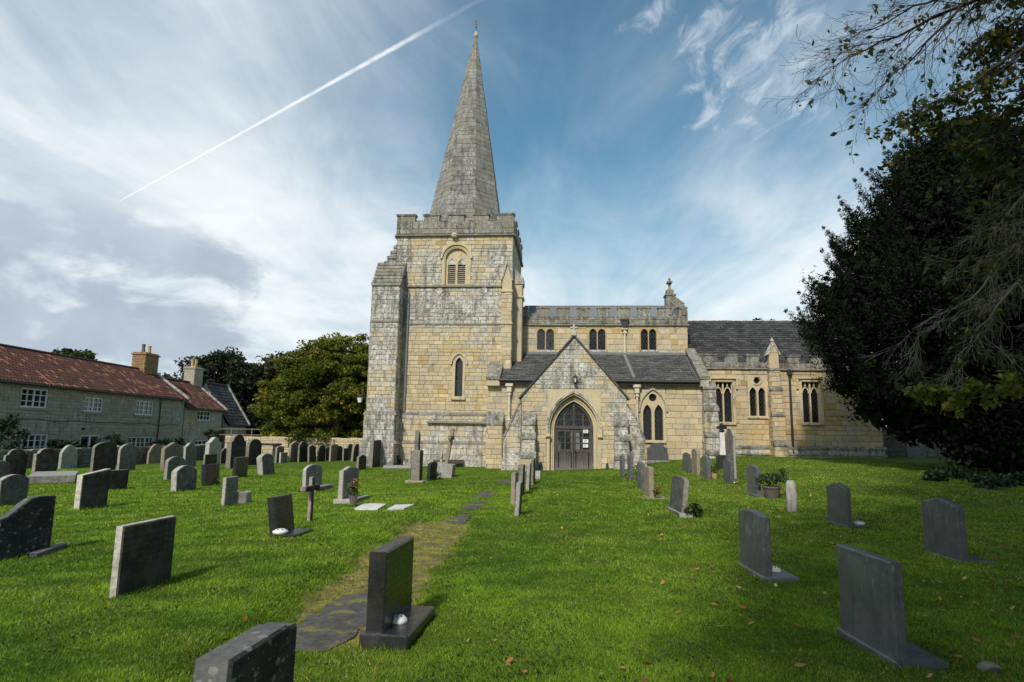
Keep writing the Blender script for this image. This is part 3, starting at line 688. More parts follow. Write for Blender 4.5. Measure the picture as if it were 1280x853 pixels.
for ar, V, tint in SP: mbs.add(V, SPF, tint)
mbs.build('stonework', 'spire_stone', spire, kind='stuff')
m = MB(); m.lathe((SPT.x, SPT.y, 27.4), [(.11, 0), (.16, .1), (.16, .2), (.08, .3), (.05, .42)], 10, trim(.5)); m.build('finial', CS, spire)
m = MB(); m.tube([(SPT.x, SPT.y, 27.8), (SPT.x, SPT.y, 28.75)], [.02, .012], 6); m.box((SPT.x - .14, SPT.y - .012, 28.3), (SPT.x + .14, SPT.y + .012, 28.34)); m.lathe((SPT.x, SPT.y, 28.1), [(.01, -.06), (.06, 0), (.01, .06)], 8); m.prism([(SPT.x - .16, SPT.y, 28.5), (SPT.x + .02, SPT.y, 28.46), (SPT.x + .02, SPT.y, 28.6), (SPT.x - .1, SPT.y, 28.62)], (0, .01, 0)); m.build('weather_vane', 'black_iron', spire)
# south-west buttresses
bb = MB(); B0, B1, BV = -11.02, -9.52, 3.30
def butt_t(P): l, o = tower_t(P); return l + .1, o
ashlar('tower', tower, south(BV), [(B0, 2.62), (B1, 9.62)], tintf=butt_t, back=bb, bl=.38)
ashlar('tower', tower, south(BV - .14), [(B0 - .1, 1.15), (B1 + .06, 2.5)], tintf=butt_t, back=bb)
ashlar('tower', tower, south(BV - .3), [(B0 - .22, -.7), (B1 + .12, 1.05)], tintf=butt_t, back=bb, bl=.55)
ashlar('tower', tower, east(B1), [(BV, 2.62), (TV, 9.62)], tintf=butt_t, back=bb)
ashlar('tower', tower, east(B1 + .06), [(BV - .14, 1.15), (TV - .12, 2.5)], tintf=butt_t, back=bb); ashlar('tower', tower, east(B1 + .12), [(BV - .3, -.7), (TV - .26, 1.05)], tintf=butt_t, back=bb)
ashlar('tower', tower, west(B0), [(-TV - .2, 2.62), (-BV, 9.62)], tintf=butt_t, back=bb)
bb.box((B0 - .1, BV - .13, 2.5), (B1 + .06, TV, 2.51)); bb.box((B0 - .22, BV - .29, 1.05), (B1 + .12, TV, 1.06)); bb.box((B0 - .22, BV - .29, -.7), (B0 - .21, TV, 1.05)); bb.box((B0 - .1, BV - .13, 1.05), (B0 - .09, TV, 2.5))
# west buttress
ashlar('tower', tower, south(TV + .02), [(-11.38, -.7), (T0, -.7), (T0, 12.35), (-11.38, 9.95)], tintf=butt_t, back=bb)
ashlar('tower', tower, west(-11.38), [(-5.6, -.7), (-TV, 9.95)], tintf=butt_t, back=bb)
bb.build('buttress', 'mortar', tower)
sm = MB()
for z, h, k in ((2.5, .22, .17), (1.0, .2, .3), (7.56, .12, .06)):
    sm.prism([(B0 - k, BV - k, z), (B1 + k, BV - k, z), (B1 + k * .4, BV - k * .4, z + h), (B0 - k * .4, BV - k * .4, z + h)], (0, TV - BV, 0), trim(.5))
N = 7
for i in range(N):                                      # stepped weathering of the south buttress
    k0 = i / N; k1 = (i + 1.25) / N; y0 = BV - .1 + k0 * 1.05; z0 = 9.58 + k0 * 1.62
    sm.prism([(B0 - .07, y0, z0), (B0 - .07, y0, z0 + .1), (B0 - .07, TV + .01, z0 + .1 + (TV - y0) * .6), (B0 - .07, TV + .01, z0)], (B1 - B0 + .14, 0, 0), trim(.75, .05))
N = 8
for i in range(N):                                      # and of the west one
    k0 = i / N; x0 = -11.44 + k0 * 1.36; z0 = 9.9 + k0 * 2.42
    sm.prism([(x0, TV - .05, z0), (T0, TV - .05, z0), (T0, TV - .05, z0 + .2), (x0, TV - .05, z0 + .13)], (0, 1.4, 0), trim(.7, .05))
sm.scatter('weathering_slab', 'weathered_stone', tower)
m = MB(); m.tube([(B1 + .3, TV - .1, 2.7), (B1 + .3, TV - .1, 9.4)], .055, 8, (.6, .6, .1)); m.build('drainpipe', 'lead', tower)
# south-east buttress with gablet, and the stair pier beside it
bb = MB()
ashlar('tower', tower, south(3.78), [(-3.92, 4.4), (-3.36, 9.35)], tintf=lambda P: (.15 + lump(P.x, P.y, P.z, 1) * .5, .3), back=bb); ashlar('tower', tower, east(-3.36), [(3.78, 4.4), (TV, 9.35)], tintf=tower_t, back=bb)
bb.box((-3.92, 3.79, 4.4), (-3.37, TV, 9.34))
for z in (7.5, 9.3): bb.box((-3.98, 3.7, z), (-3.30, TV, z + .14), trim(.5), .03)
bb.prism([(-3.90, 3.82, 9.44), (-3.38, 3.82, 9.44), (-3.38, 3.82, 10.1), (-3.64, 3.82, 10.95), (-3.90, 3.82, 10.1)], (0, .48, 0), trim(.15, .4))
for sgn in (-1, 1): bb.prism([(-3.64, 3.74, 11.08), (-3.64 + sgn * .36, 3.74, 9.98), (-3.64 + sgn * .28, 3.74, 9.98), (-3.64, 3.74, 10.9)], (0, .56, 0), trim(.75))
bb.box((-3.39, 4.75, 5.5), (-2.86, 5.75, 10.0), (.1, .5, .4), .02); bb.prism([(-3.39, 4.7, 10.0), (-2.80, 4.7, 10.0), (-2.80, 4.7, 10.35), (-3.39, 4.7, 11.0)], (0, 1.1, 0), trim(.7))
bb.box((-3.39, 4.68, 9.2), (-2.78, 5.8, 9.32), trim(.5), .02)
bb.build('buttress', CS, tower)
tb.build('wall', 'mortar', tower)
# belfry window: round hood, two louvred lights
def window(name='window'): return MB()
wm = MB(); fs = south(TV)
plate(wm, fs, BEL, rounded(bc, .70, 9.86, 11.36), .03, -.16, trim(.2, .3))
strip(wm, fs, rounded(bc, .80, 10.9, 11.38)[1:-1], .11, .0, .12, trim(.4)); strip(wm, fs, rounded(bc, .64, 9.9, 11.36), .07, -.14, .0, trim(.15, .35))
lights = [(bc - .29, .22), (bc + .27, .22)]
plate(wm, fs, (bc - .8, bc - .01, 9.86, 12.14), pointed(bc - .29, .22, 9.95, 11.08, .34), -.16, -.42, trim(.1, .3)); plate(wm, fs, (bc - .01, bc + .8, 9.86, 12.14), pointed(bc + .27, .22, 9.95, 11.08, .34), -.16, -.42, trim(.1, .3))
wo = wm.build('window', CS, church)
for c, w in lights:
    op = pointed(c, w, 9.95, 11.08, .34)
    for q in range(12):
        z = 9.98 + q * .118; k = w if z < 11.08 else max(.05, w * (1 - (z - 11.08) / .36))
        m = MB(); m.prism([fs(c - k, z, -.36), fs(c - k, z - .03, -.36), fs(c - k, z - .09, -.22), fs(c - k, z - .055, -.22)], fs.a * (2 * k)); m.build('slat', 'louvre', wo)
    pane(fs, op, -.41, wo, 'dark_void', 'backing')
    m = MB(); top = pointed(c, w, 11.1, 11.08, .34)[1:-1]; m.add([fs(q, z, -.2) for q, z in top], [tuple(range(len(top)))], (.8, .8, .1)); m.build('head_panel', CS, wo)
# lancet
lc = -6.26; wm = MB(); op = pointed(lc, .215, 3.6, 5.35, .40)
plate(wm, fs, LAN, op, .035, -.28, trim(.15, .3)); strip(wm, fs, pointed(lc, .40, 5.2, 5.35, .60)[1:-1], .09, .03, .12, trim(.4)); wm.box((lc - .4, TV - .14, 3.40), (lc + .4, TV + .1, 3.53), trim(.6), .02)
wo = wm.build('window', CS, church); pane(fs, op, -.26, wo)
# carved diamonds of pale stone on the tower face
for px, py, r in ((549.5, 364, .26), (605, 363.5, .26)):
    u, z = pl(px, py, TV); m = MB(); m.prism([fs(u - r, z, .04), fs(u, z - r, .04), fs(u + r, z, .04), fs(u, z + r, .04)], fs.n * .025, (.9, .75, 0)); m.build('diamond_stone', CS, tower)
m = MB()
for k in range(5):
    for s in range(-k if k < 3 else k - 4, (k if k < 3 else 4 - k) + 1):
        u, z = pl(565, 390, TV); m.box((u + s * .3 - .13, TV - .055, z + (k - 2) * .3 - .12), (u + s * .3 + .13, TV - .02, z + (k - 2) * .3 + .12), (.95, .4, 0), .03)
m.build('carved_panel', CS, tower)
# lamp bracket on the south-west corner
m = MB(); lu, lz = pl(450, 500, 3.6)
m.tube([(B0, 3.6, lz + .28), (lu, 3.6, lz + .28)], .02, 6); m.tube([(B0, 3.6, lz - .25), (lu + .1, 3.6, lz + .26)], .014, 6)
m.lathe((lu, 3.6, lz), [(.02, .28), (.05, .24), (.20, .16), (.19, .14), (.16, .13)], 8); m.lathe((lu, 3.6, lz), [(.02, -.2), (.11, -.18), (.12, -.14)], 8)
lampo = m.build('wall_lamp', 'black_iron', tower); m = MB(); m.lathe((lu, 3.6, lz), [(.11, -.14), (.155, .13)], 8); m.build('lamp_glass', 'white_ceramic', tower)

# ---- nave clerestory ----
N0, N1, NV = -3.05, 6.46, 6.0
nave = empty('nave', (0, 0, 0), 0, church)
nb = MB(); cw = []
for a, b in ((671.8, 692.2), (736.8, 756.6), (801, 820.3)):
    ua, zt = pl(a, 410.6, NV); ub, zb = pl(b, 439, NV); cw.append((ua - .06, ub + .06, zb, zt + .05))
ashlar('nave', nave, south(NV), [(N0, 5.4), (N1, 7.84)], cw, tintf=clere_t, back=nb, ch=.27)
ashlar('nave', nave, east(N1), [(NV, 5.0), (10, 5.0), (10, 9.9), (NV, 8.6)], tintf=clere_t, back=nb)
ashlar('nparapet', nave, south(NV - .05), [(N0, 7.95), (N1, 8.34)], tintf=lambda P: (.75, .1), back=nb, bl=.7)
nb.box((N0, NV - .045, 7.84), (N1, NV + .28, 8.33), trim(.6)); nb.build('wall', CS, nave)
sm = MB(); course(sm, N0, N1 + .1, NV, 7.82, .14, .14); sm.scatter('string_course', 'weathered_stone', nave)
x0 = 646.0; k = 0
while True:
    a = 645.5 + k * 25.35; b = a + 15.3; k += 1
    if a > 853: break
    ua = max(N0, pl(a, 392, NV)[0]); ub = min(N1, pl(b, 392, NV)[0])
    if ub - ua > .2: merlon(nave, ua, ub, NV - .05, NV + .25, 8.33, 8.92, .04, .6)
m = MB(); m.box((N0, NV - .08, 8.332), (N1, NV + .3, 8.385), trim(.7), .01); m.build('crenel_coping', 'weathered_stone', nave)
m = MB(); m.add([(N0, NV + .2, 8.1), (N1 - .3, NV + .2, 8.1), (N1 - .3, 10, 9.78), (N0, 10, 9.78), (N0, 14, 8.1), (N1 - .3, 14, 8.1)], [(0, 1, 2, 3), (3, 2, 5, 4)])
for i in range(15):
    u = N0 + .3 + i * .62; m.tube([(u, NV + .25, 8.13), (u, 9.95, 9.755)], .03, 5)
m.tube([(N0, 10, 9.80), (N1 - .3, 10, 9.80)], .06, 6); m.build('lead_roof', 'lead', nave)
nb = MB(); nb.add([(N0, 14, 0), (N1, 14, 0), (N1, 14, 8.1), (N0, 14, 8.1)], [(0, 1, 2, 3)]); nb.build('north_wall', CS, nave)
# east gable with crockets and cross
g = MB(); g.prism([(N1 - .32, NV - .05, 8.3), (N1 - .32, NV - .05, 8.72), (N1 - .32, 10, 10.25), (N1 - .32, 14, 8.7), (N1 - .32, 14, 8.0), (N1 - .32, NV, 8.0)], (.36, 0, 0), trim(.6))
for i in range(5):
    y = 6.5 + i * .72; z = 8.85 + (y - 6) * .36; g.lathe((N1 - .14, y, z), [(.12, -.1), (.15, .06), (.09, .16), (.13, .22), (.03, .32)], 6, trim(.5))
g.box((N1 - .55, 9.6, 9.7), (N1 + .02, 10.35, 10.42), trim(.5), .03); g.box((N1 - .62, 9.55, 10.42), (N1 + .08, 10.4, 10.52), trim(.6), .02); g.box((N1 - .5, 9.7, 10.52), (N1 - .05, 10.25, 10.86), trim(.5), .05)
g.build('gable', 'weathered_stone', nave)
g = MB(); cx_ = N1 - .27; g.tube([(cx_, 9.97, 10.8), (cx_, 9.97, 11.0), (cx_, 9.97, 11.58)], [.14, .08, .07], 8, trim(.4)); g.box((cx_ - .16, 9.7, 11.27), (cx_ + .16, 10.24, 11.41), trim(.4), .02); g.lathe((cx_, 9.97, 11.56), [(.06, -.06), (.09, .02), (.02, .1)], 8, trim(.4)); g.build('gable_cross', 'weathered_stone', nave)
m = MB(); m.tube([(N1 - .9, NV - .02, 8.45), (N1 - .75, NV - .05, 8.85), (N1 - .45, NV - .05, 8.95), (N1 - .2, NV - .03, 8.75), (N1 - .15, NV - .02, 8.45)], .10, 8); m.build('lead_dressing', 'lead', nave)
def tracery_light(wm, fr, a, b, z0, zs, zt, d0, d1, tint, rect): plate(wm, fr, rect, pointed((a + b) / 2, (b - a) / 2, z0, zs, zt - zs), d0, d1, tint)
fs = south(NV)
for (a, b, zb, zt) in cw:
    wm = MB(); c = (a + b) / 2; W = (b - a) / 2; o_tint = (.0, .45, 1.0)
    for s in (-1, 1):
        cc = c + s * W * .48; plate(wm, fs, (min(c, c + s * W), max(c, c + s * W), zb, zt), pointed(cc, W * .42, zb + .06, zt - .34, .26), .03, -.2, o_tint if True else 0)
    wm.box((a - .05, NV - .1, zb - .07), (b + .05, NV + .05, zb + .05), trim(.6), .02)
    wo = wm.build('window', CS, church)
    for s in (-1, 1): pane(fs, pointed(c + s * W * .48, W * .42, zb + .06, zt - .34, .26), -.15, wo)
# rainwater head and pipe on the clerestory
u, z = pl(780.5, 404, NV); m = MB(); m.prism([(u - .2, NV - .3, z + .1), (u + .2, NV - .3, z + .1), (u + .12, NV - .3, z - .28), (u - .12, NV - .3, z - .28)], (0, .25, 0)); m.box((u - .24, NV - .33, z + .1), (u + .24, NV - .03, z + .2)); m.build('rainwater_head', 'black_iron', church)
m = MB(); m.tube([(u, NV - .14, z - .26), (u, NV - .14, 6.1)], .062, 8); m.box((u - .17, NV - .24, z - .42), (u + .17, NV - .04, z - .3), bev=.02); m.box((u - .11, NV - .22, z - .62), (u + .11, NV - .05, z - .54)); m.build('drainpipe', 'cream_paint', church)

# ---- south aisle ----
A0, A1, AV = -4.45, 6.52, 2.8
aisle = empty('aisle', (0, 0, 0), 0, church)
AW = [pl(800.5, 486, AV)[0], pl(832.0, 486, AV)[0]]; aw_c = pl(816.2, 520, AV)[0]
ahole = (aw_c - .62, aw_c + .62, 1.36, 3.98)
ab = MB()
ashlar('aisle', aisle, south(AV), [(A0, .45), (A1, 4.42)], [ahole], tintf=aisle_t, back=ab, ch=.29, bl=.55, proud=.02)
ashlar('aisle', aisle, south(AV - .1), [(A0, -.4), (A1, .42)], tintf=rough_t, back=ab, ch=.28, bl=.5)
ab.box((A0, AV - .09, -.4), (A1, AV, .44)); ashlar('aisle', aisle, west(A0), [(-6, 0), (-AV, 0), (-AV, 4.42), (-6, 6.1)], tintf=aisle_t, back=ab)
ashlar('aisle', aisle, east(A1), [(AV, 0), (6, 0), (6, 6.1), (AV, 4.42)], tintf=aisle_t, back=ab); ab.build('wall', 'mortar', aisle)
rs = MB(); up = Vector((0, 3.55, 1.83)); slates(rs, (-3.75, AV - .28, 4.42), (1, 0, 0), up, A1 - .25 + 3.75, up.length * 1.0, .42, .27, .022)
rs.build('slate_roof', 'roof_slate', aisle, kind='stuff')
m = MB(); m.add([(A0 + .1, AV - .2, 4.40), (A1 - .1, AV - .2, 4.40), (A1 - .1, NV, 6.17), (A0 + .1, NV, 6.17)], [(0, 1, 2, 3)]); m.build('roof_boards', 'lead', aisle)
m = MB(); m.tube([(-3.85, AV - .34, 4.36), (A1 - .2, AV - .34, 4.36)], .07, 8); m.box((-3.8, AV - .3, 4.2), (A1 - .2, AV - .01, 4.29)); m.build('gutter', 'black_iron', aisle)
m = MB(); m.box((N0 - .4, NV - .2, 6.12), (N1, NV - .03, 6.3), bev=.03); m.build('lead_flashing', 'lead', aisle)
def coping(parent, u0, u1, v0, z0, v1, z1, n, l=.6):
    m = MB()
    for i in range(n):
        a = i / n; b = (i + 1.0) / n; j = rng.uniform(-.02, .02)
        m.prism([(u0, v0 + (v1 - v0) * a, z0 + (z1 - z0) * a + .0), (u0, v0 + (v1 - v0) * b, z0 + (z1 - z0) * b), (u0, v0 + (v1 - v0) * b, z0 + (z1 - z0) * b + .17 + j), (u0, v0 + (v1 - v0) * a - .03, z0 + (z1 - z0) * a + .17 + j)], (u1 - u0, 0, 0), trim(l, .1))
    return m.scatter('coping', 'weathered_stone', parent)
coping(aisle, A0 - .08, -3.78, AV - .4, 4.38, NV - .05, 6.34, 7); coping(aisle, A1 - .22, A1 + .3, AV - .4, 4.5, NV - .05, 6.4, 8)
m = MB(); m.box((A0 - .06, AV - .35, 4.05), (-3.8, AV, 4.38), trim(.2, .3), .03); m.box((A1 - .18, AV - .35, 4.1), (A1 + .28, AV, 4.5), trim(.6), .04); m.build('kneeler', CS, aisle)
p0 = pl(780.5, 443, 5.7); p1 = pl(793, 471, AV - .2); m = MB(); m.tube([(p0[0], 5.75, 6.14), (p1[0], AV - .25, 4.50)], .10, 6); m.build('lead_channel', 'lead', aisle)
fs = south(AV); wm = MB(); lw = .215; ls = .285
plate(wm, fs, (aw_c - .62, aw_c, 1.36, 3.36), pointed(aw_c - ls, lw, 1.42, 2.75, .46), .03, -.24, (.08, .6, .1)); plate(wm, fs, (aw_c, aw_c + .62, 1.36, 3.36), pointed(aw_c + ls, lw, 1.42, 2.75, .46), .03, -.24, (.08, .6, .1))
plate(wm, fs, (aw_c - .62, aw_c + .62, 3.36, 3.98), circ(aw_c, 3.57, .2), .03, -.24, (.08, .6, .1)); strip(wm, fs, pointed(aw_c, .66, 2.75, 2.85, 1.14)[1:-1], .07, .03, .13, trim(.5))
wm.box((aw_c - .62, AV - .12, 1.27), (aw_c + .62, AV + .1, 1.37), trim(.4), .02); wo = wm.build('window', CS, church)
for s in (-1, 1): pane(fs, pointed(aw_c + s * ls, lw, 1.42, 2.75, .46), -.2, wo)
pane(fs, circ(aw_c, 3.57, .2), -.2, wo)
for px in (637.2, 795.6):
    u, z = pl(px, 484, AV); m = MB(); m.tube([(u, AV - .2, 4.15), (u, AV - .2, .5)], .062, 10); m.box((u - .2, AV - .34, 4.02), (u + .2, AV - .05, 4.2), bev=.04); m.box((u - .13, AV - .3, 3.72), (u + .13, AV - .07, 4.02), bev=.05)
    for z in (3.6, 2.3, 1.0): m.box((u - .1, AV - .28, z), (u + .1, AV - .05, z + .07), bev=.01)
    m.build('drainpipe', 'cream_paint', church)
# aisle buttresses
def stepped_buttress(u0, u1, v0, steps, tf, bottom, slope=.35):
    """steps: (z_top, projection) from the top down, south-projecting from v0"""
    o = empty('buttress', (0, 0, 0), 0, church); mb = MB(); key = 'b%.2f' % u0; mm = MB(); zt = None
    for i, (zt, pr) in enumerate(steps):
        zb = steps[i + 1][0] if i + 1 < len(steps) else bottom
        e = .0 + i * .025
        ashlar(key, o, south(v0 - pr), [(u0 - e, zb), (u1 + e, zt - .0)], tintf=tf, back=mb, bl=.4)
        ashlar(key, o, east(u1 + e), [(v0 - pr, zb), (v0, zt)], tintf=tf, back=mb); ashlar(key, o, west(u0 - e), [(-v0, zb), (-(v0 - pr), zt)], tintf=tf, back=mb)
        prev = steps[i - 1][1] if i else 0.0
        mm.prism([(u0 - e - .04, v0 - pr - .06, zt), (u0 - e - .04, v0 - pr - .06, zt + .09), (u0 - e - .04, v0 - prev, zt + .12 + (pr - prev) * slope * 2.4), (u0 - e - .04, v0 - prev, zt)], (u1 - u0 + 2 * e + .08, 0, 0), trim(.8, .05))
    mb.build('core', 'mortar', o); mm.scatter('weathering_slab', 'weathered_stone', o); return key
BK = []
BK.append(stepped_buttress(-4.42, -3.62, AV, [(2.05, .5)], lambda P: (.12, .2), -.4, .5))
BK.append(stepped_buttress(6.5, 7.1, AV, [(4.0, .35), (2.9, .6), (1.6, .8), (.75, 1.0)], rough_t, -.3))
# ---- porch ----
P0, P1, PE, PA = -2.50, 2.42, 3.40, 6.28
porch = empty('porch', (0, 0, 0), 0, church); pcx = -.03
pb = MB(); dh = (pcx - 1.25, pcx + 1.25, -.3, 3.75)
reg = [(P0, -.3), (P1, -.3), (P1, PE), (pcx, PA), (P0, PE)]
ashlar('porch', porch, south(0), reg, [dh], tintf=porch_t, back=pb, ch=.22, bl=.36, proud=.018, gap=.007)
ashlar('porch', porch, west(P0), [(-AV, -.3), (0, PE)], tintf=porch_t, back=pb); ashlar('porch', porch, east(P1), [(0, -.3), (AV, PE)], tintf=porch_t, back=pb)
pb.build('wall', 'mortar', porch)
for sgn, ue in ((-1, P0), (1, P1)):
    m = MB(); L = Vector((ue + sgn * .12 - pcx, 0, PE - .14 - PA)); n = 8; o_ = Vector((sgn * .1, 0, .12)).normalized()
    pa = Vector((pcx, 0, PA - .02)); pe = pa + L
    for i in range(n):
        a = pa + L * (i / n); b = pa + L * ((i + 1) / n - .004); h = Vector((-L.z * sgn, 0, L.x * sgn)).normalized(); h = h if h.z > 0 else -h
        m.prism([a + Vector((0, -.12, 0)), b + Vector((0, -.12, 0)), b + h * .07 + Vector((0, -.12, 0)), a + h * .07 + Vector((0, -.12, 0))], (0, .34, 0), (.65, .12, .0))
    m.scatter('coping', 'roof_slate', porch)
    rs = MB(); slates(rs, (ue + sgn * .15, .22, PE - .1) if sgn > 0 else (ue + sgn * .15, AV + 1.2, PE - .1), (0, 1, 0) if sgn > 0 else (0, -1, 0), (-L.x, 0, -L.z), AV + 1.0, L.length, .42, .27)
    rs.build('slate_roof', 'roof_slate', porch, kind='stuff')
    m = MB(); q = pe + Vector((-sgn * .02, -.1, -.42)); m.box((q.x - .05, -.16, q.z - .12), (q.x + .05, 0, q.z + .2), trim(.4), .02); m.build('corbel', CS, porch)
m = MB(); m.box((pcx - .14, -.1, PA), (pcx + .14, .18, PA + .22), trim(.8), .03); m.tube([(pcx, .04, PA + .2), (pcx, .04, PA + .62)], [.06, .045], 7, trim(.8)); m.box((pcx - .2, -.02, PA + .36), (pcx + .2, .1, PA + .46), trim(.8), .03)
m.build('finial_cross', CS, porch)
# doorway: two moulded orders
fs = south(0); wm = MB(); h1 = pointed(pcx, 1.12, -.3, 1.85, 1.62); h2 = pointed(pcx, .92, -.3, 1.85, 1.34)
plate(wm, fs, dh, h1, .025, -.2, (.12, .62, .2)); plate(wm, fs, (pcx - 1.25, pcx + 1.25, -.3, 3.75), h2, -.2, -.42, (.08, .58, .2))
strip(wm, fs, pointed(pcx, 1.20, 1.62, 1.85, 1.72), .10, .02, .13, trim(.55)); strip(wm, fs, pointed(pcx, 1.0, -.3, 1.85, 1.46), .05, -.2, -.14, (.1, .55, .2)); strip(wm, fs, pointed(pcx, 1.13, -.3, 1.85, 1.63), .045, .0, .05, (.1, .6, .2))
for s in (-1, 1): wm.box((pcx + s * 1.2 - .12, -.16, 1.5), (pcx + s * 1.2 + .12, -.01, 1.63), trim(.4), .02)
wm.build('door_arch', CS, church)
# timber screen and doors
dv = .40; fd = south(dv); door = empty('door', (0, 0, 0), 0, church); W = .90
m = MB()
for s in (-1, 1): frbox(m, fd, pcx + s * W - (0 if s > 0 else -0) - (.1 if s > 0 else 0), pcx + s * W + (.1 if s < 0 else 0), -.2, 1.95, -.06, .07)
frbox(m, fd, pcx - W, pcx + W, 1.90, 2.04, -.06, .09)
strip(m, fd, [(p[0], p[1]) for p in pointed(pcx, W - .1, 1.9, 1.85, 1.20)], .14, -.06, .06, (.3, .5, .2))
for k in (-.44, 0, .44): frbox(m, fd, pcx + k - .035, pcx + k + .035, 2.02, 3.02 - abs(k) * .9 + (.0 if k else .05), -.05, .05)
for z in (2.30, 2.58): frbox(m, fd, pcx - .72, pcx + .72, z, z + .03, -.045, .02)
m.build('door_frame', 'door_wood', door)
pane(fd, pointed(pcx, W - .06, 2.0, 2.0, 1.1), -.03, door, 'leaded_glass')
for s in (-1, 1):
    a, b = (pcx - W + .1, pcx - .012) if s < 0 else (pcx + .012, pcx + W - .1)
    m = MB(); z0, z1 = -.12, 1.89
    for q in (a, b - .075): frbox(m, fd, q, q + .075, z0, z1, -.04, .04)
    mid = (a + b) / 2
    for z, h in ((z0, .2), (.82, .13), (z1 - .12, .12)): frbox(m, fd, a + .075, b - .075, z, z + h, -.038, .036)
    frbox(m, fd, mid - .05, mid + .05, z0 + .2, .82, -.036, .03); frbox(m, fd, mid - .03, mid + .03, .95, z1 - .12, -.036, .03)
    for z in (1.22, 1.50): frbox(m, fd, a + .075, b - .075, z, z + .03, -.034, .02)
    leaf = m.build('leaf', 'door_wood', door)
    for q in range(5):
        w = (b - a - .22) / 5; m = MB(); frbox(m, fd, a + .11 + q * w + .004, a + .11 + (q + 1) * w - .004, z0 + .2, .82, -.03, .005 + .004 * (q % 2)); m.build('plank', 'door_wood', leaf)
    for q0, q1 in ((a + .075, mid - .03), (mid + .03, b - .075)):
        for r, (zz0, zz1) in enumerate(((.95, 1.22), (1.25, 1.50), (1.53, z1 - .12))): pane(fd, rectop(q0, q1, zz0, zz1), -.015, leaf, 'window_glass')
    if s > 0:
        m = MB(); m.lathe((0, 0, 0), [(.02, 0), (.045, .02), (.02, .04)], 8); hh = m.build('handle', 'black_iron', door); hh.location = (a + .05, dv - .1, .88); hh.rotation_euler = (math.pi / 2, 0, 0)
for px, py, w_, h_ in ((732, 537.5, .23, .30), (732, 551.5, .25, .16), (732, 557.5, .23, .16)):
    u, z = pl(px, py, dv - .05); m = MB(); frbox(m, fd, u - w_ / 2, u + w_ / 2, z - h_ / 2, z + h_ / 2, .046, .05); nt_ = m.build('notice', 'paper', door)
    m = MB()
    for r in range(int(h_ / .035)):
        zz = z + h_ / 2 - .035 - r * .033
        if zz < z - h_ / 2 + .02: break
        frbox(m, fd, u - w_ * .38, u + w_ * rng.uniform(.1, .38), zz, zz + .012, .051, .0525)
    m.build('print_lines', 'print_ink', door)
m = MB(); u, z = pl(719, 476, 0); m.lathe((u, -.22, z), [(.015, .26), (.04, .22), (.12, .15), (.115, .13)], 6); m.lathe((u, -.22, z), [(.10, -.14), (.105, -.11), (.02, -.2)], 6)
for k in range(6): m.tube([(u + .1 * math.cos(k * math.pi / 3), -.22 + .1 * math.sin(k * math.pi / 3), z - .12), (u + .112 * math.cos(k * math.pi / 3), -.22 + .112 * math.sin(k * math.pi / 3), z + .14)], .01, 4)
m.tube([(u, -.01, z + .3), (u, -.22, z + .34), (u, -.22, z + .24)], .016, 6); m.build('porch_lamp', 'black_iron', church)
m = MB(); m.lathe((u, -.22, z), [(.03, -.1), (.045, -.02), (.03, .08)], 8); m.build('lamp_glass', 'white_ceramic', church)
for s, u in ((-1, -1.55), (1, 1.5)):
    m = MB(); m.lathe((u, -.12, .02), [(.05, 0), (.07, .12), (.05, .3), (.03, .34)], 8); m.build('boot_scraper_post', 'black_iron', church)
# porch buttresses: a forward pier and a raking flank on each side
for s, a, b, f0, f1 in ((-1, -2.38, -1.84, -3.32, -2.5), (1, 1.86, 2.42, 2.42, 3.22)):
    BK.append(stepped_buttress(a, b, 0.0, [(2.02, .45), (1.38, .62), (.52, .78)], rough_t, -.35, .5))
    o = empty('buttress', (0, 0, 0), 0, church); mb = MB(); key = 'r%d' % s; BK.append(key)
    if s < 0: rg = [(f0, -.3), (f1, -.3), (f1, 3.15), (f0 + .52, 2.5), (f0, 1.35)]
    else: rg = [(f0, -.3), (f1, -.3), (f1, 1.35), (f1 - .42, 2.4), (f0, 3.0)]
    ashlar(key, o, south(-.12), rg, tintf=rough_t, back=mb, bl=.4); mb.prism([south(.3)(q, z) for q, z in rg], (0, -.41, 0), (.8, .4, .1))
    ashlar(key, o, south(-.3), [(f0 - (.06 if s < 0 else 0), -.35), (f1 + (.06 if s > 0 else 0), .5)], tintf=rough_t, back=mb); mb.box((f0 - .05, -.29, -.35), (f1 + .05, 0, .49), (.8, .4, .1))
    mb.build('core', CS, o)
    m = MB(); pr = [p for p in rg if p[1] > 1]
    seq = ([(f0, 1.35), (f0 + .52, 2.5), (f1, 3.15)] if s < 0 else [(f0, 3.0), (f1 - .42, 2.4), (f1, 1.35)])
    for p, q in zip(seq[:-1], seq[1:]):
        for i in range(4):
            a_ = (p[0] + (q[0] - p[0]) * i / 4, p[1] + (q[1] - p[1]) * i / 4); b_ = (p[0] + (q[0] - p[0]) * (i + 1) / 4, p[1] + (q[1] - p[1]) * (i + 1) / 4)
            m.prism([(a_[0], -.18, a_[1] - .02), (b_[0], -.18, b_[1] - .02), (b_[0] - s * -.05, -.18, b_[1] + .09), (a_[0] - s * -.05, -.18, a_[1] + .09)], (0, .5, 0), trim(.85, .03))
    m.scatter('weathering_slab', 'weathered_stone', o)
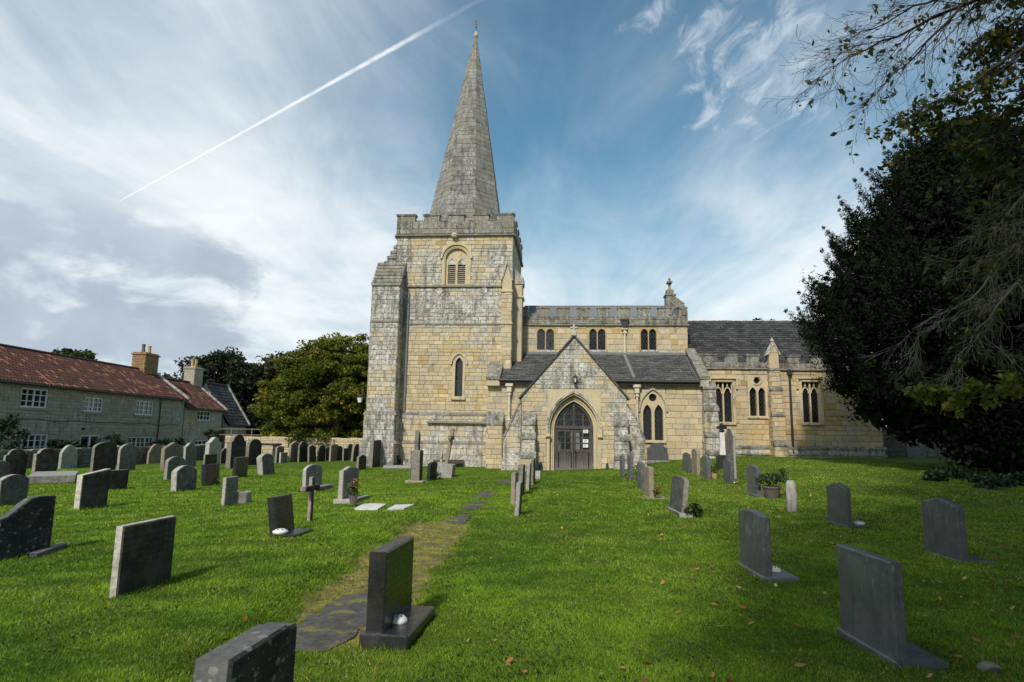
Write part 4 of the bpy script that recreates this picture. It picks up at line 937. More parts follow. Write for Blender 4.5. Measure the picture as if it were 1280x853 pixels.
# ---- chancel ----
C0, C1, CV = 6.4, 16.18, 5.0
chan = empty('chancel', (0, 0, 0), 0, church); cb = MB(); fs = south(CV)
def wr(x0, x1, y0, y1): a, zt = pl(x0, y0, CV); b, zb = pl(x1, y1, CV); return (a, b, zb, zt)
q1 = wr(892, 917.5, 477, 529); q2 = wr(933.5, 960, 469, 522); q3 = wr(1001, 1027, 477, 529.5)
ashlar('chancel', chan, fs, [(C0, 1.22), (C1, 5.28)], [q1, q2, q3], tintf=chan_t, back=cb, ch=.29, bl=.5)
ashlar('chancel', chan, south(CV - .14), [(C0, .2), (C1, 1.05)], tintf=lambda P: (.7 + lump(P.x, P.y, P.z, .9) * .5, .2), back=cb, ch=.3, bl=.6)
ashlar('chancel', chan, east(C1), [(CV, .2), (13, .2), (13, 5.28), (9, 8.6), (CV, 5.28)], tintf=chan_t, back=cb, ch=.32, bl=.6)
cb.box((C0, CV - .13, .2), (C1, CV, 1.06)); cb.add([(C0, 13, 0), (C1, 13, 0), (C1, 13, 5.3), (C0, 13, 5.3)], [(0, 1, 2, 3)])
cb.build('wall', 'mortar', chan)
sm = MB(); course(sm, C0, C1 + .1, CV, 1.03, .24, .2, l=.75); course(sm, C0, 10.46, CV, 5.26, .13, .13); course(sm, 11.1, C1 + .05, CV, 5.22, .12, .14); course(sm, C0, C1 + .1, CV - .14, .72, .12, .08, l=.75); sm.scatter('string_course', 'weathered_stone', chan)
m = MB(); ashlar('cparapet', chan, south(CV - .04), [(C0 + .5, 5.39), (10.45, 5.66)], tintf=lambda P: (.8, .1), back=m, bl=.6); m.box((C0 + .4, CV - .035, 5.3), (10.45, CV + .26, 5.65), trim(.7)); m.box((11.0, CV - .035, 5.3), (C1, CV + .26, 5.62), trim(.7), .02); m.scatter('parapet', 'weathered_stone', chan)
for a, b in ((870, 878.5), (879, 894.8), (905.8, 922.3), (932.5, 948.8), (959, 966)):
    ua = pl(a, 450, CV)[0]; ub = min(10.45, pl(b, 450, CV)[0]); merlon(chan, ua, ub, CV - .05, CV + .25, 5.65, 6.1, .04, .7)
for k in range(4): merlon(chan, 11.5 + k * 1.25, 12.15 + k * 1.25, CV - .05, CV + .25, 5.62, 6.05, .04, .7)
rs = MB(); up = Vector((0, 3.75, 3.15)); slates(rs, (C0 + .1, CV + .3, 5.55), (1, 0, 0), up, C1 - C0, up.length, .40, .24); rs.build('slate_roof', 'chancel_slate', chan, kind='stuff')
m = MB(); m.add([(C0, CV + .3, 5.5), (C1, CV + .3, 5.5), (C1, 9.05, 8.64), (C0, 9.05, 8.64), (C0, 13, 5.3), (C1, 13, 5.3)], [(0, 1, 2, 3), (3, 2, 5, 4)]); m.build('roof_boards', 'chancel_slate', chan)
k = C0 + .1
while k < C1:
    m = MB(); m.prism([(k, 8.93, 8.60), (k, 9.06, 8.74), (k, 9.19, 8.60)], (.44, 0, 0), (.9, .8, .1)); m.build('ridge_tile', CS, chan); k += .45
def square_window(q):
    a, b, zb, zt = q; wm = MB(); c = (a + b) / 2; W = (b - a) / 2
    wm.box((a - .14, CV - .06, zb - .02), (a + .03, CV + .1, zt + .1), (.35, .55, .1), .01); wm.box((b - .03, CV - .06, zb - .02), (b + .14, CV + .1, zt + .1), (.35, .55, .1), .01); wm.box((a - .14, CV - .06, zt - .02), (b + .14, CV + .1, zt + .12), (.35, .55, .1), .01)
    for s in (-1, 1):
        cc = c + s * W * .48; ww = W * .40
        plate(wm, fs, (min(c, c + s * W), max(c, c + s * W), zb, zt), rectop(cc - ww, cc + ww, zb + .05, zt - .04), -.08, -.26, (.1, .65, .15))
        strip(wm, fs, pointed(cc, ww - .05, zt - .62, zt - .62, .30), .05, -.2, -.1, (.1, .7, .15)); frbox(wm, fs, cc - .03, cc + .03, zt - .36, zt - .03, -.2, -.1, (.1, .7, .15))
    wm.box((a - .1, CV - .12, zb - .12), (b + .1, CV + .05, zb + .02), trim(.6), .02)
    wm.box((a - .26, CV - .14, zt + .12), (b + .26, CV + .02, zt + .21), trim(.5), .02)
    for x in (a - .26, b + .16): wm.box((x, CV - .12, zt - .42), (x + .10, CV + .02, zt + .12), trim(.4), .01)
    wo = wm.build('window', CS, church)
    for s in (-1, 1): cc = c + s * W * .48; pane(fs, rectop(cc - W * .4, cc + W * .4, zb + .05, zt - .04), -.22, wo)
square_window(q1); square_window(q3)
a, b, zb, zt = q2; c = (a + b) / 2; W = (b - a) / 2; wm = MB(); spz = zb + 1.28
for s in (-1, 1): plate(wm, fs, (min(c, c + s * W), max(c, c + s * W), zb, zt - .5), pointed(c + s * W * .45, W * .36, zb + .07, spz, .32), .03, -.22, (.1, .6, .15))
plate(wm, fs, (a, b, zt - .5, zt), circ(c, zt - .3, .17), .03, -.22, (.1, .6, .15)); strip(wm, fs, circ(c, zt - .3, .2)[2:15], .06, .02, .07, trim(.1)); wm.box((a - .05, CV - .1, zb - .08), (b + .05, CV + .05, zb + .03), trim(.6), .02)
wo = wm.build('window', CS, church)
for s in (-1, 1): pane(fs, pointed(c + s * W * .45, W * .36, zb + .07, spz, .32), -.18, wo)
pane(fs, circ(c, zt - .3, .17), -.18, wo)
BK.append(stepped_buttress(10.46, 10.98, CV, [(5.2, .35), (4.1, .5), (2.75, .7), (1.2, .95)], chan_t, .2, .3))
m = MB(); m.box((10.47, CV - .34, 5.3), (10.97, CV + .12, 6.2), (.1, .5, .5), .02)
m.prism([(10.44, CV - .36, 6.16), (11.0, CV - .36, 6.16), (10.72, CV - .36, 6.68)], (0, .5, 0), (.15, .5, .5))
for s in (-1, 1): m.prism([(10.72, CV - .42, 6.76), (10.72 + s * .36, CV - .42, 6.04), (10.72 + s * .27, CV - .42, 6.04), (10.72, CV - .42, 6.6)], (0, .6, 0), trim(.8))
m.lathe((10.72, CV - .12, 6.62), [(.06, 0), (.05, .12), (.11, .18), (.12, .24), (.05, .31), (.02, .4)], 8, trim(.7)); m.build('pinnacle', CS, chan)
u, z = pl(986, 470, CV); m = MB(); m.tube([(u, CV - .12, 5.3), (u, CV - .12, .75)], .06, 8); m.prism([(u - .14, CV - .24, 5.25), (u + .14, CV - .24, 5.25), (u + .09, CV - .24, 4.98), (u - .09, CV - .24, 4.98)], (0, .22, 0)); m.build('drainpipe', 'black_iron', church)
lay_stones(CS, ['tower', 'nave', 'aisle', 'porch', 'chancel'] + BK, 300); lay_stones('weathered_stone', ['tparapet', 'nparapet', 'cparapet'], 0)
# ------------------------------------------------------------------ cottages beside the churchyard (local y runs away along the wall, x towards the churchyard)
CA = math.radians(.7); CP0 = Vector((-28.0, 34.0, 0.0))
def cottage_window(parent, s0, s1, z0, z1, nx_, nz_, cas=1, name='window'):
    fr = east(0); m = MB(); fw = .085
    for a, b, c, d in ((s0, s1, z0, z0 + fw), (s0, s1, z1 - fw, z1), (s0, s0 + fw, z0 + fw, z1 - fw), (s1 - fw, s1, z0 + fw, z1 - fw)): frbox(m, fr, a, b, c, d, -.12, -.03)
    for i in range(1, nx_):
        w = .05 if (i % max(1, nx_ // (cas + 1)) == 0 and cas) else .022; q = s0 + (s1 - s0) * i / nx_; frbox(m, fr, q - w, q + w, z0 + fw, z1 - fw, -.11, -.045 if w > .02 else -.06)
    for i in range(1, nz_): q = z0 + (z1 - z0) * i / nz_; frbox(m, fr, s0 + fw, s1 - fw, q - .02, q + .02, -.108, -.062)
    o = m.build(name, 'white_paint', parent); pane(fr, rectop(s0 + .02, s1 - .02, z0 + .02, z1 - .02), -.10, o, 'window_glass')
    m = MB(); frbox(m, fr, s0 - .12, s1 + .12, z0 - .14, z0 - .005, -.1, .1, (.3, .3, .1)); m.build('sill', 'cottage_stone', o)
    m = MB()
    for a, b, c, d in ((s0, s1, z0, z0), (s0, s1, z1, z1)): m.add([fr(a, c, .02), fr(b, c, .02), fr(b, c, -.13), fr(a, c, -.13)], [(0, 1, 2, 3)])
    for a in (s0, s1): m.add([fr(a, z0, .02), fr(a, z1, .02), fr(a, z1, -.13), fr(a, z0, -.13)], [(0, 1, 2, 3)])
    m.build('reveal', 'cottage_stone', o); return o
def pantiles(mb, s0, s1, e, r, tile=.25, courseh=.30):
    """e, r: (x, z) of eave and ridge; S-shaped tiles in courses"""
    L = math.hypot(r[0] - e[0], r[1] - e[1]); ux, uz = (r[0] - e[0]) / L, (r[1] - e[1]) / L; nx_, nz_ = -uz, ux
    if nz_ < 0: nx_, nz_ = -nx_, -nz_
    nC = int(L / courseh)
    wave = [(-.02, 0), (.0, .045), (.3, .06), (.42, .02), (.6, -.01), (.85, -.012), (.98, .0)]
    for c in range(nC):
        a0 = c * courseh; a1 = min(L, (c + 1.18) * courseh); s = s0
        while s < s1 - .05:
            tint = (rng.random(), min(1, max(0, rng.gauss(.5, .22))), rng.random()); V = []; j = rng.uniform(-.012, .012)
            for aa, lift in ((a0 + j, .045), (a1, .0)):
                for w, h in wave: V.append((e[0] + ux * aa + nx_ * (h + lift), s + w * tile, e[1] + uz * aa + nz_ * (h + lift)))
            n = len(wave); FS = [(i, i + 1, n + i + 1, n + i) for i in range(n - 1)]
            k = len(V)
            for w, h in wave: V.append((e[0] + ux * (a0 + j) + nx_ * (h + .012), s + w * tile, e[1] + uz * (a0 + j) + nz_ * (h + .012)))
            FS += [(k + i, k + i + 1, i + 1, i) for i in range(n - 1)]
            mb.add(V, FS, tint); s += tile
def chimney(parent, s0, s1, x0, x1, z0, z1, mat, pots, potmat):
    m = MB(); zz = z0; o = empty('chimney', (0, 0, 0), 0, parent)
    key = 'chim%.1f' % s0
    bk = MB(); ashlar(key, o, east(x1), [(s0, z0), (s1, z1 - .22)], back=bk, ch=.16, bl=.3, lich=.1, och=.45); ashlar(key, o, south(s0), [(x0, z0), (x1, z1 - .22)], back=bk, ch=.16, bl=.3, lich=.1, och=.45); ashlar(key, o, Fr((0, s1, 0), (-1, 0, 0), (0, 1, 0)), [(-x1, z0), (-x0, z1 - .22)], back=bk, ch=.16, bl=.3)
    bk.box((x0, s0 + .01, z0), (x1 - .01, s1 - .01, z1 - .2)); bk.box((x0 - .1, s0 - .1, z1 - .22), (x1 + .1, s1 + .1, z1 - .1), (.3, .35, .2), .02); bk.box((x0 - .02, s0 - .02, z1 - .1), (x1 + .02, s1 + .02, z1), (.5, .4, .1), .03); bk.build('stack', mat, o)
    lay_stones(mat, [key], 0)
    for q, (dy, h, pm) in enumerate(pots):
        m = MB(); m.lathe(((x0 + x1) / 2, s0 + dy, z1 - .05), [(.16, 0), (.15, .1), (.125, h * .6), (.13, h - .08), (.16, h - .06), (.16, h), (.11, h + .005), (.1, h - .2)], 12); m.build('chimney_pot', pm, o)
def coping_run(parent, s0, s1, e, r, n=9, mat='cottage_stone'):
    m = MB()
    for i in range(n):
        a, b = i / n, (i + 1) / n - .006; P = lambda k, h: (e[0] + (r[0] - e[0]) * k, 0, e[1] + (r[1] - e[1]) * k + h); A = P(a, .02); B = P(b, .02); C_ = P(b, .20); D_ = P(a, .20)
        m.prism([(q[0], s0, q[2]) for q in (A, B, C_, D_)], (0, s1 - s0, 0), (.85, rng.uniform(.45, .8), .1))
    m.build('coping', mat, parent)
def cottage(label, s0, s1, zg, ze, zr, depth, wins, roof, chim=None, cop=True, holes_extra=()):
    o = empty('cottage', CP0, -CA); tag(o, label, 'cottage'); fr = east(0); wall = empty('wall', (0, 0, 0), 0, o); key = 'cot%.1f' % s0; bk = MB()
    hs = [w[:4] for w in wins] + list(holes_extra)
    ashlar(key, wall, fr, [(s0, zg), (s1, ze)], hs, ch=.2, bl=.42, back=bk, tintf=lambda P: (.35 + lump(P.x, P.y, P.z, .35) * .7, .05 + max(0, lump(P.y, P.z, 5, .5)) * (1.3 if s0 > 15 else .45)), proud=.022, gap=.011)
    ashlar(key, wall, south(s0), [(-2 * depth, zg), (0, zg), (0, ze), (-depth, zr), (-2 * depth, ze)], ch=.22, bl=.45, back=bk); ashlar(key, wall, Fr((0, s1, 0), (-1, 0, 0), (0, 1, 0)), [(0, zg), (2 * depth, zg), (2 * depth, ze), (depth, zr), (0, ze)], ch=.22, bl=.45, back=bk)
    bk.add([(-2 * depth, s0, zg), (-2 * depth, s1, zg), (-2 * depth, s1, ze), (-2 * depth, s0, ze)], [(0, 1, 2, 3)]); bk.build('backing', 'mortar', wall); lay_stones('cottage_stone', [key], 0)
    roofm = MB()
    if roof == 'pantile':
        pantiles(roofm, s0, s1, (.28, ze - .05), (-depth, zr)); roofo = roofm.build('roof', 'pantile', o, kind='stuff'); rt = 'pantile'
    else:
        slates(roofm, (.28, s0, ze - .05), (0, 1, 0), (-depth - .28, 0, zr - ze + .05), s1 - s0, math.hypot(depth + .28, zr - ze + .05), .55, .36, .03); roofo = roofm.build('roof', 'chancel_slate', o, kind='stuff')
    m = MB(); m.add([(.25, s0, ze - .09), (.25, s1, ze - .09), (-depth, s1, zr - .04), (-depth, s0, zr - .04), (-2 * depth - .25, s0, ze - .09), (-2 * depth - .25, s1, ze - .09)], [(0, 1, 2, 3), (3, 2, 5, 4)]); m.build('roof_boards', 'dark_void', o)
    k = s0
    while k < s1 - .1: m = MB(); m.tube([(-depth, k, zr + .03), (-depth, min(k + .44, s1), zr + .035)], .12, 8, (.3, .25, .1)); m.build('ridge_tile', 'pantile' if roof == 'pantile' else 'chancel_slate', o); k += .45
    m = MB(); m.tube([(.36, s0, ze - .1), (.36, s1, ze - .12)], .06, 6); m.build('gutter', 'black_iron', o)
    for w in wins: cottage_window(o, *w)
    if cop: coping_run(o, s1 - .16, s1 + .16, (.36, ze - .06), (-depth, zr + .02))
    return o
c1 = cottage('long grey stone cottage with white windows and red pantile roof', -9, 19.3, -.6, 4.10, 6.38, 3.0,
             [(1.78, 3.82, 2.68, 3.80, 4, 3, 1), (7.05, 8.9, 2.62, 3.58, 4, 3, 1), (12.5, 14.85, 2.58, 3.66, 4, 3, 1), (1.4, 4.25, .02, 1.16, 6, 3, 2), (12.1, 15.35, -.36, .95, 6, 3, 2)],
             'pantile', holes_extra=[(7.07, 9.0, -.6, 1.1)])
chimney(c1, 17.3, 19.2, -3.6, -2.5, 5.9, 7.85, 'brick_stone', [(.5, .75, 'dark_pot'), (1.35, .72, 'clay_pot')], None)
fr = east(0); m = MB(); s0, s1 = 7.07, 9.0
for a, b in ((s0, s0 + .1), (s1 - .1, s1)): frbox(m, fr, a, b, -.6, 1.1, -.12, -.02)
frbox(m, fr, s0 + .1, s1 - .1, 1.0, 1.1, -.12, -.02); frbox(m, fr, 7.98, 8.12, -.6, 1.0, -.11, -.03); frbox(m, fr, s0 + .1, s1 - .1, -.6, .0, -.11, -.06)
dr = m.build('door', 'white_paint', c1); pane(fr, rectop(7.15, 8.9, -.1, 1.02), -.09, dr, 'window_glass')
m = MB(); frbox(m, fr, 8.02, 8.08, .3, .42, -.03, .02); m.build('handle', 'black_iron', dr)
m = MB(); frbox(m, fr, s0 - .25, s1 + .25, 1.1, 1.34, -.1, .035, (.4, .45, .1)); m.build('lintel', 'cottage_stone', c1)
m = MB(); m.tube([(.1, 15.66, 3.98), (.1, 15.66, -.5)], .045, 6); m.build('drainpipe', 'black_iron', c1)
m = MB(); m.tube([(.06, q, 2.0 - .05 * math.sin(q * 1.7) - .006 * q) for q in np.arange(0, 19.2, .6)], .016, 5); m.build('cable', 'black_iron', c1)
m = MB(); m.box((.02, 7.0, 1.42), (.2, 7.2, 1.55), bev=.02); m.build('door_lamp', 'black_iron', c1)
c2 = cottage('lower ochre stained cottage with red pantile roof joined to the long cottage', 19.5, 26.5, -.9, 3.42, 5.95, 3.0,
             [(21.65, 24.05, 2.36, 3.22, 4, 2, 1), (21.7, 24.4, -.55, .62, 4, 3, 1)], 'pantile')
chimney(c2, 25.4, 27.0, -3.55, -2.55, 5.4, 7.5, 'cottage_stone', [(.42, .85, 'clay_pot'), (1.1, .85, 'clay_pot')], None)
m = MB(); m.tube([(.12, 26.2, 3.3), (.12, 26.2, -.7)], .045, 6); m.build('drainpipe', 'black_iron', c2)
c3 = cottage('small slate roofed outbuilding with steep pale gable coping beside pantiled cottages', 27.3, 31.9, -1.0, 2.1, 6.1, 2.35, [], 'slate')

# ------------------------------------------------------------------ boundary walls
def field_wall(name, label, pts, zb, h, th, mat, ch=.16, bl=.3, pale=(.35, .1), cope=True, single=0):
    o = empty(name, (0, 0, 0)); tag(o, label, 'wall'); key = name + str(pts[0][0]); bk = MB(); cp = MB()
    for (x0, y0), (x1, y1) in zip(pts[:-1], pts[1:]):
        d = Vector((x1 - x0, y1 - y0, 0)); L = d.length; a = d.normalized(); n = Vector((a.y, -a.x, 0))
        fr = Fr((x0, y0, zb), a, n); ashlar(key, o, fr, [(0, 0), (L, h)], ch=ch, bl=bl, back=bk, tintf=lambda P: (pale[0] + lump(P.x, P.y, P.z, 1) * .5, pale[1]), proud=.05, gap=.012)
        q = [fr(0, 0, -.02), fr(L, 0, -.02), fr(L, 0, -th), fr(0, 0, -th)]; bk.prism(q, (0, 0, h - .01))
        if cope:
            s = 0
            while s < L - .05:
                e = min(L, s + rng.uniform(.35, .7)); cp.prism([fr(s + .01, h, .06), fr(e - .01, h, .06), fr(e - .01, h, -th - .04), fr(s + .01, h, -th - .04)], (0, 0, .12 * rng.uniform(.8, 1.25)), (min(1, pale[0] + .3), rng.uniform(.4, .8), .1)); s = e
    bk.build('core', mat, o); lay_stones(mat, [key], single)
    if cope: cp.build('coping', mat, o, kind='stuff')
    return o
gwp = [(-22.5, 20.5), (-20.4, 27.0), (-20.3, 33.0), (-19.2, 38.5), (-20.5, 44.0)]
field_wall('garden_wall', 'low dark drystone garden wall in front of the cottages', gwp, -.5, .98, .35, 'rubble_stone')
field_wall('churchyard_wall', 'sunlit cream stone wall behind the row of old headstones', [(-20.5, 45.5), (-4.0, 44.5), (2.0, 44.3)], -.6, 1.62, .4, 'pale_wall_stone', ch=.22, bl=.45, pale=(.1, .2))
field_wall('boundary_wall', 'dark stone wall with pale coping beyond the chancel end', [(19.0, 37.5), (34.0, 36.0)], .2, 2.1, .4, 'rubble_stone', ch=.22, bl=.45)
rl = empty('railing', (0, 0, 0)); tag(rl, 'thin wooden rail fence above the cream wall', 'fence')
for i in range(3):
    x = -20.6 + i * 1.5; m = MB(); m.box((x - .04, 46.6, -.2), (x + .04, 46.68, 1.72)); m.build('post', 'post_wood', rl)
for z in (1.2, 1.62): m = MB(); m.box((-21.5, 46.61, z), (-17.4, 46.67, z + .07)); m.build('rail', 'post_wood', rl)
# dark table-like tomb slab seen in front of that wall
tb_ = empty('table_tomb', (-16.6, 42.8, gzf(-16.6, 42.8))); tag(tb_, 'dark flat topped table tomb near the cream wall', 'tomb')
m = MB(); m.box((-1.0, -.45, .82), (1.0, .45, .95), bev=.03); m.build('slab', 'grave_black', tb_)
for x in (-.8, .8): m = MB(); m.box((x - .12, -.35, -.2), (x + .12, .35, .82), bev=.02); m.build('leg', 'grave_soot', tb_)
# ------------------------------------------------------------------ gravestones
DL = math.radians(6.5); DR = math.radians(0.3)
def gdir(yaw): return Vector((math.sin(yaw), math.cos(yaw), 0))
def profile(shape, L, H, Hp):
    """outline (s, z) over the length L from the near end: shoulder height H, peak Hp"""
    d = max(.0, Hp - H); P = []
    if shape == 'flat': return [(0, H), (L, Hp)]
    if shape == 'round':
        return [(L / 2 - L / 2 * math.cos(math.pi * i / 16), H + d * math.sin(math.pi * i / 16)) for i in range(17)]
    if shape == 'camber':
        return [(L * i / 12, H + d * (1 - (2 * i / 12 - 1) ** 2)) for i in range(13)]
    if shape == 'gothic':
        return [(L * .5 * (i / 8), H + d * math.sin(math.pi / 2 * (i / 8) ** .85)) for i in range(9)] + [(L - L * .5 * (i / 8), H + d * math.sin(math.pi / 2 * (i / 8) ** .85)) for i in range(7, -1, -1)]
    if shape == 'peak': return [(0, H), (L / 2, Hp), (L, H)]
    if shape == 'shoulder':
        s = .14 * L; return [(0, H)] + [(s * .5 - s * .5 * math.cos(math.pi * i / 4) , H + d * .18 * math.sin(math.pi * i / 8)) for i in range(1, 5)] + [(s + (L - 2 * s) * (.5 - .5 * math.cos(math.pi * i / 14)), H + d * .2 + d * .8 * math.sin(math.pi * i / 14)) for i in range(1, 14)] + [(L - s * .5 + s * .5 * math.cos(math.pi * i / 4), H + d * .18 * math.sin(math.pi * i / 8)) for i in range(4, 0, -1)] + [(L, H)]
    if shape == 'ogee':
        return [(L * i / 20, H + d * (.5 - .5 * math.cos(2 * math.pi * i / 20)) ** 1.0) for i in range(21)]
    if shape == 'sway': return [(0, H), (L * .12, H + d * .1), (L * .25, H + d * .35), (L * .4, H + d * .72), (L * .52, H + d * .93), (L * .65, Hp), (L, Hp)]
    if shape == 'step':
        return [(0, H), (L * .16, H + .01), (L * .17, Hp), (L * .86, Hp), (L * .87, Hp - .01), (L, Hp - .02)]
    raise KeyError(shape)
def slab_mesh(prof, L, T, bury=.3, ch=.012, wob=.0, taper=0.0):
    out = [(0, -bury)] + [(0, prof[0][1])] * 0 + prof + [(L, -bury)]
    pts = []
    for q in out:
        if not pts or math.hypot(q[0] - pts[-1][0], q[1] - pts[-1][1]) > 1e-4: pts.append(q)
    n = len(pts); cx = L / 2; cz = sum(p[1] for p in pts) / n; V = []
    for y, ins in ((-T / 2, ch), (-T / 2 + ch, 0), (T / 2 - ch, 0), (T / 2, ch)):
        for s, z in pts:
            k = 1 - ins / max(.1, abs(s - cx)) if abs(s - cx) > .02 else 1; zz = z - (ins if z > 0 else 0); tz = 1 - taper * max(0, z)
            wv = wob * noise.noise(Vector((s * 5 + T * 40, y * 5, z * 5)))
            V.append((((s - cx) * min(1, k) * tz + cx) - L / 2 + wv, y * tz + wv * .6, zz + wv))
    FS = [tuple(range(n)), tuple(range(4 * n - 1, 3 * n - 1, -1))]
    for r in range(3):
        for i in range(n):
            j = (i + 1) % n; FS.append((r * n + i, (r + 1) * n + i, (r + 1) * n + j, r * n + j))
    m = MB(); m.add(V, FS); return m
GRAVES = []
def headstone(label, b, top, fx, shape='flat', mat='grave_slate', peak=None, ex=5.0, side=None, L=None, lean=0.0, pitch=0.0, plinth=None, yaw=None, group=None, wob=.006, name='gravestone', taper=0.0, Tm=None):
    """b: pixel at the foot of the near edge; top: y pixel of that edge's top; fx: x pixel of the far foot; ex: pixel width of the near edge"""
    P = G(*b); dist = (P - Vector((0, 0, EYE))).length; left = (b[0] < 700) if side is None else side == 'L'
    ang = yaw if yaw is not None else (DL if left else DR) + math.radians(rng.uniform(-1.2, 1.2)); d = gdir(ang)
    T = Tm or max(.07, min(.26, ex / F * dist))
    if L is None:
        lo, hi = .15, 1.6
        for _ in range(30):
            md = (lo + hi) / 2; x = proj(P + d * md)[0]
            if (x < fx) == left: lo = md
            else: hi = md
        L = max(.3, min(1.25, lo))
    def hgt(py, Q):
        lo, hi = .05, 3.2
        for _ in range(30):
            md = (lo + hi) / 2
            if proj(Q + Vector((0, 0, md)))[1] > py: lo = md
            else: hi = md
        return lo
    H = hgt(top, P); Hp = hgt(peak, P + d * L * .5) if peak is not None else H
    if peak is None and shape == 'flat': Hp = H
    Hp = max(Hp, H); C = P + d * L / 2; C.z = gzf(C.x, C.y)
    prof = profile(shape, L, H, Hp); sm_ = slab_mesh(prof, L, T, wob=wob, taper=taper)
    rz = math.atan2(d.y, d.x)
    if plinth:
        w, e, h = plinth                                     # width beyond the stone (east side), overhang, height
        o = empty(name, C, rz); tab = sm_.build('tablet', mat, o); tab.location = (0, 0, h * .8); tab.rotation_euler = (math.radians(lean), math.radians(pitch), 0)
        for v in tab.data.vertices: v.co.z = max(v.co.z, -.03) if v.co.z < 0 else v.co.z - h * .8 * min(1, v.co.z / .3)
        m = MB(); y0, y1 = -T / 2 - max(w, e), T / 2 + e
        m.box((-L / 2 - e, y0, -.2), (L / 2 + e, y1, h), bev=.012); m.build('plinth', mat, o)
    else:
        o = sm_.build(name, mat); o.location = C; o.rotation_euler = (math.radians(lean), math.radians(pitch), rz)
    tag(o, label, 'gravestone', group); GRAVES.append((C.x, C.y, L, T, rz)); return o, P, d, T, L, H
HS = headstone
# -- foreground left of the path
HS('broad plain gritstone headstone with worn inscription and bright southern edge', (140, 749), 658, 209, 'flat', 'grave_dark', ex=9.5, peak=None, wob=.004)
HS('big dark headstone with round lichen blotches and cambered top, grass at its foot', (-12, 704), 652, 58, 'sway', 'grave_blotch', peak=622, ex=9, lean=-2, pitch=2)
HS('polished black headstone on a wide plinth with white flower holder beside the mossy path', (467, 812), 690, 504, 'flat', 'grave_black', ex=21, plinth=(.20, .035, .12), wob=0, yaw=math.radians(7))
HS('black granite headstone leaning back, thin ledge and white holder at its foot', (341, 672), 622, 364, 'flat', 'grave_black', ex=9, lean=-9, wob=0, plinth=(.28, .02, .05))
# the stepped stone whose foot lies nearest the path slabs
P = Vector((0, 0, EYE)) + ray(300, 822) * ((.80 - EYE) / ray(300, 822).z); d = gdir(math.radians(7)); Ls = .64
C = P + d * .26 - Vector((.125, 0, 0)); sm_ = slab_mesh(profile('step', Ls, .67, .765), Ls, .15, wob=.008); o = sm_.build('gravestone', 'grave_blotch'); o.location = (C.x, C.y, gzf(C.x, C.y)); o.rotation_euler = (0, 0, math.atan2(d.y, d.x)); tag(o, 'blackened stone with stepped shoulder beside the dark path slab', 'gravestone'); GRAVES.append((C.x, C.y, Ls, .15, o.rotation_euler[2]))
HS('rough grey headstone with sloping top, two dark stones close behind it', (95, 638), 594, 130, 'flat', 'grave_dark', ex=7, peak=587)
HS('dark leaning slab tucked behind the rough grey headstone', (131, 614), 589, 145, 'flat', 'grave_soot', ex=3, lean=2, L=.75)
HS('lichen crusted low headstone left of the flat ledger tomb', (-6, 634), 601, 30, 'camber', 'grave_lichen', peak=593, ex=6)
HS('lichen spotted stub of a headstone beside the dark shouldered stone', (-14, 602), 584, 8.5, 'round', 'grave_lichen', peak=576, ex=4)
HS('dark shouldered headstone with vertical streaks by the garden wall', (2, 600), 570, 30, 'shoulder', 'grave_soot', peak=561, ex=3)
HS('black cambered headstone standing at the head of the flat ledger tomb', (40, 599), 568, 68, 'shoulder', 'grave_soot', peak=560.5, ex=4)
HS('pale whitish round topped headstone against the garden wall', (73.5, 586), 567, 94, 'gothic', 'grave_pale', peak=556, ex=3.2)
HS('tall black round headed stone with carved roundel, behind the rough grey headstone', (113.5, 591), 560, 142, 'round', 'grave_soot', peak=552, ex=3.5)
HS('small pale headstone half hidden behind a grey round topped one', (141, 580), 565, 151, 'round', 'grave_pale', peak=557, ex=2)
HS('plain grey round topped headstone before the garden wall and multi-paned window', (146.5, 589), 564, 167.5, 'round', 'grave_grit', peak=555, ex=3)
HS('ochre and black arched headstone under the dark shrubs', (184, 580), 567, 201, 'gothic', 'grave_brown', peak=555.5, ex=2.5)
HS('old headstone with a triangular pediment and sunk panel', (202, 588), 561, 226, 'peak', 'grave_brown', peak=553, ex=4.5, lean=-2)
HS('grey wavy topped headstone leaning behind the lichened pair', (229, 584), 559, 243, 'ogee', 'grave_grit', peak=553.5, ex=4, lean=-2)
HS('pale edged grey headstone peeping over a speckled one', (206, 600), 579, 228, 'round', 'grave_grit', peak=571, ex=4.2)
HS('squat lichen speckled headstone with low cambered top, tilted slightly', (216.5, 615), 590, 242, 'camber', 'grave_lichen', peak=582, ex=7, lean=-3)
HS('weathered pale headstone with crumbling top below a cottage window', (257, 583), 554, 272.5, 'ogee', 'grave_pale', peak=547, ex=5)
HS('square dark tablet standing behind a leaning black one', (254, 588), 568, 269, 'flat', 'grave_soot', ex=2.5)
HS('leaning black polished tablet with small white flowers', (254.5, 608), 581, 271.5, 'flat', 'grave_black', ex=6, lean=-5, wob=0)
HS('narrow grey granite headstone with a separate square block at its side', (278, 633), 597, 293.5, 'flat', 'grave_grit', ex=4.5)
HS('short dark pointed headstone at the shoulder of the tallest old stone', (274.5, 580), 565, 283.5, 'peak', 'grave_soot', peak=560, ex=2.5)
HS('tall dark shouldered headstone with carved head, the tallest of the old stones', (284.5, 586), 553, 307, 'shoulder', 'grave_soot', peak=543.5, ex=6, lean=-1)
HS('broad black round headstone next to the tallest old stone', (308, 582), 558, 325, 'round', 'grave_soot', peak=549, ex=4)
HS('dark square topped tablet with a bright edge below the tall old stones', (292, 597), 572, 307, 'flat', 'grave_black', ex=4, wob=.002)
HS('small pale tilted headstone with white edge, leaning towards the cottages', (325.5, 594), 572, 340, 'camber', 'grave_lichen', peak=567, ex=7, lean=-9)
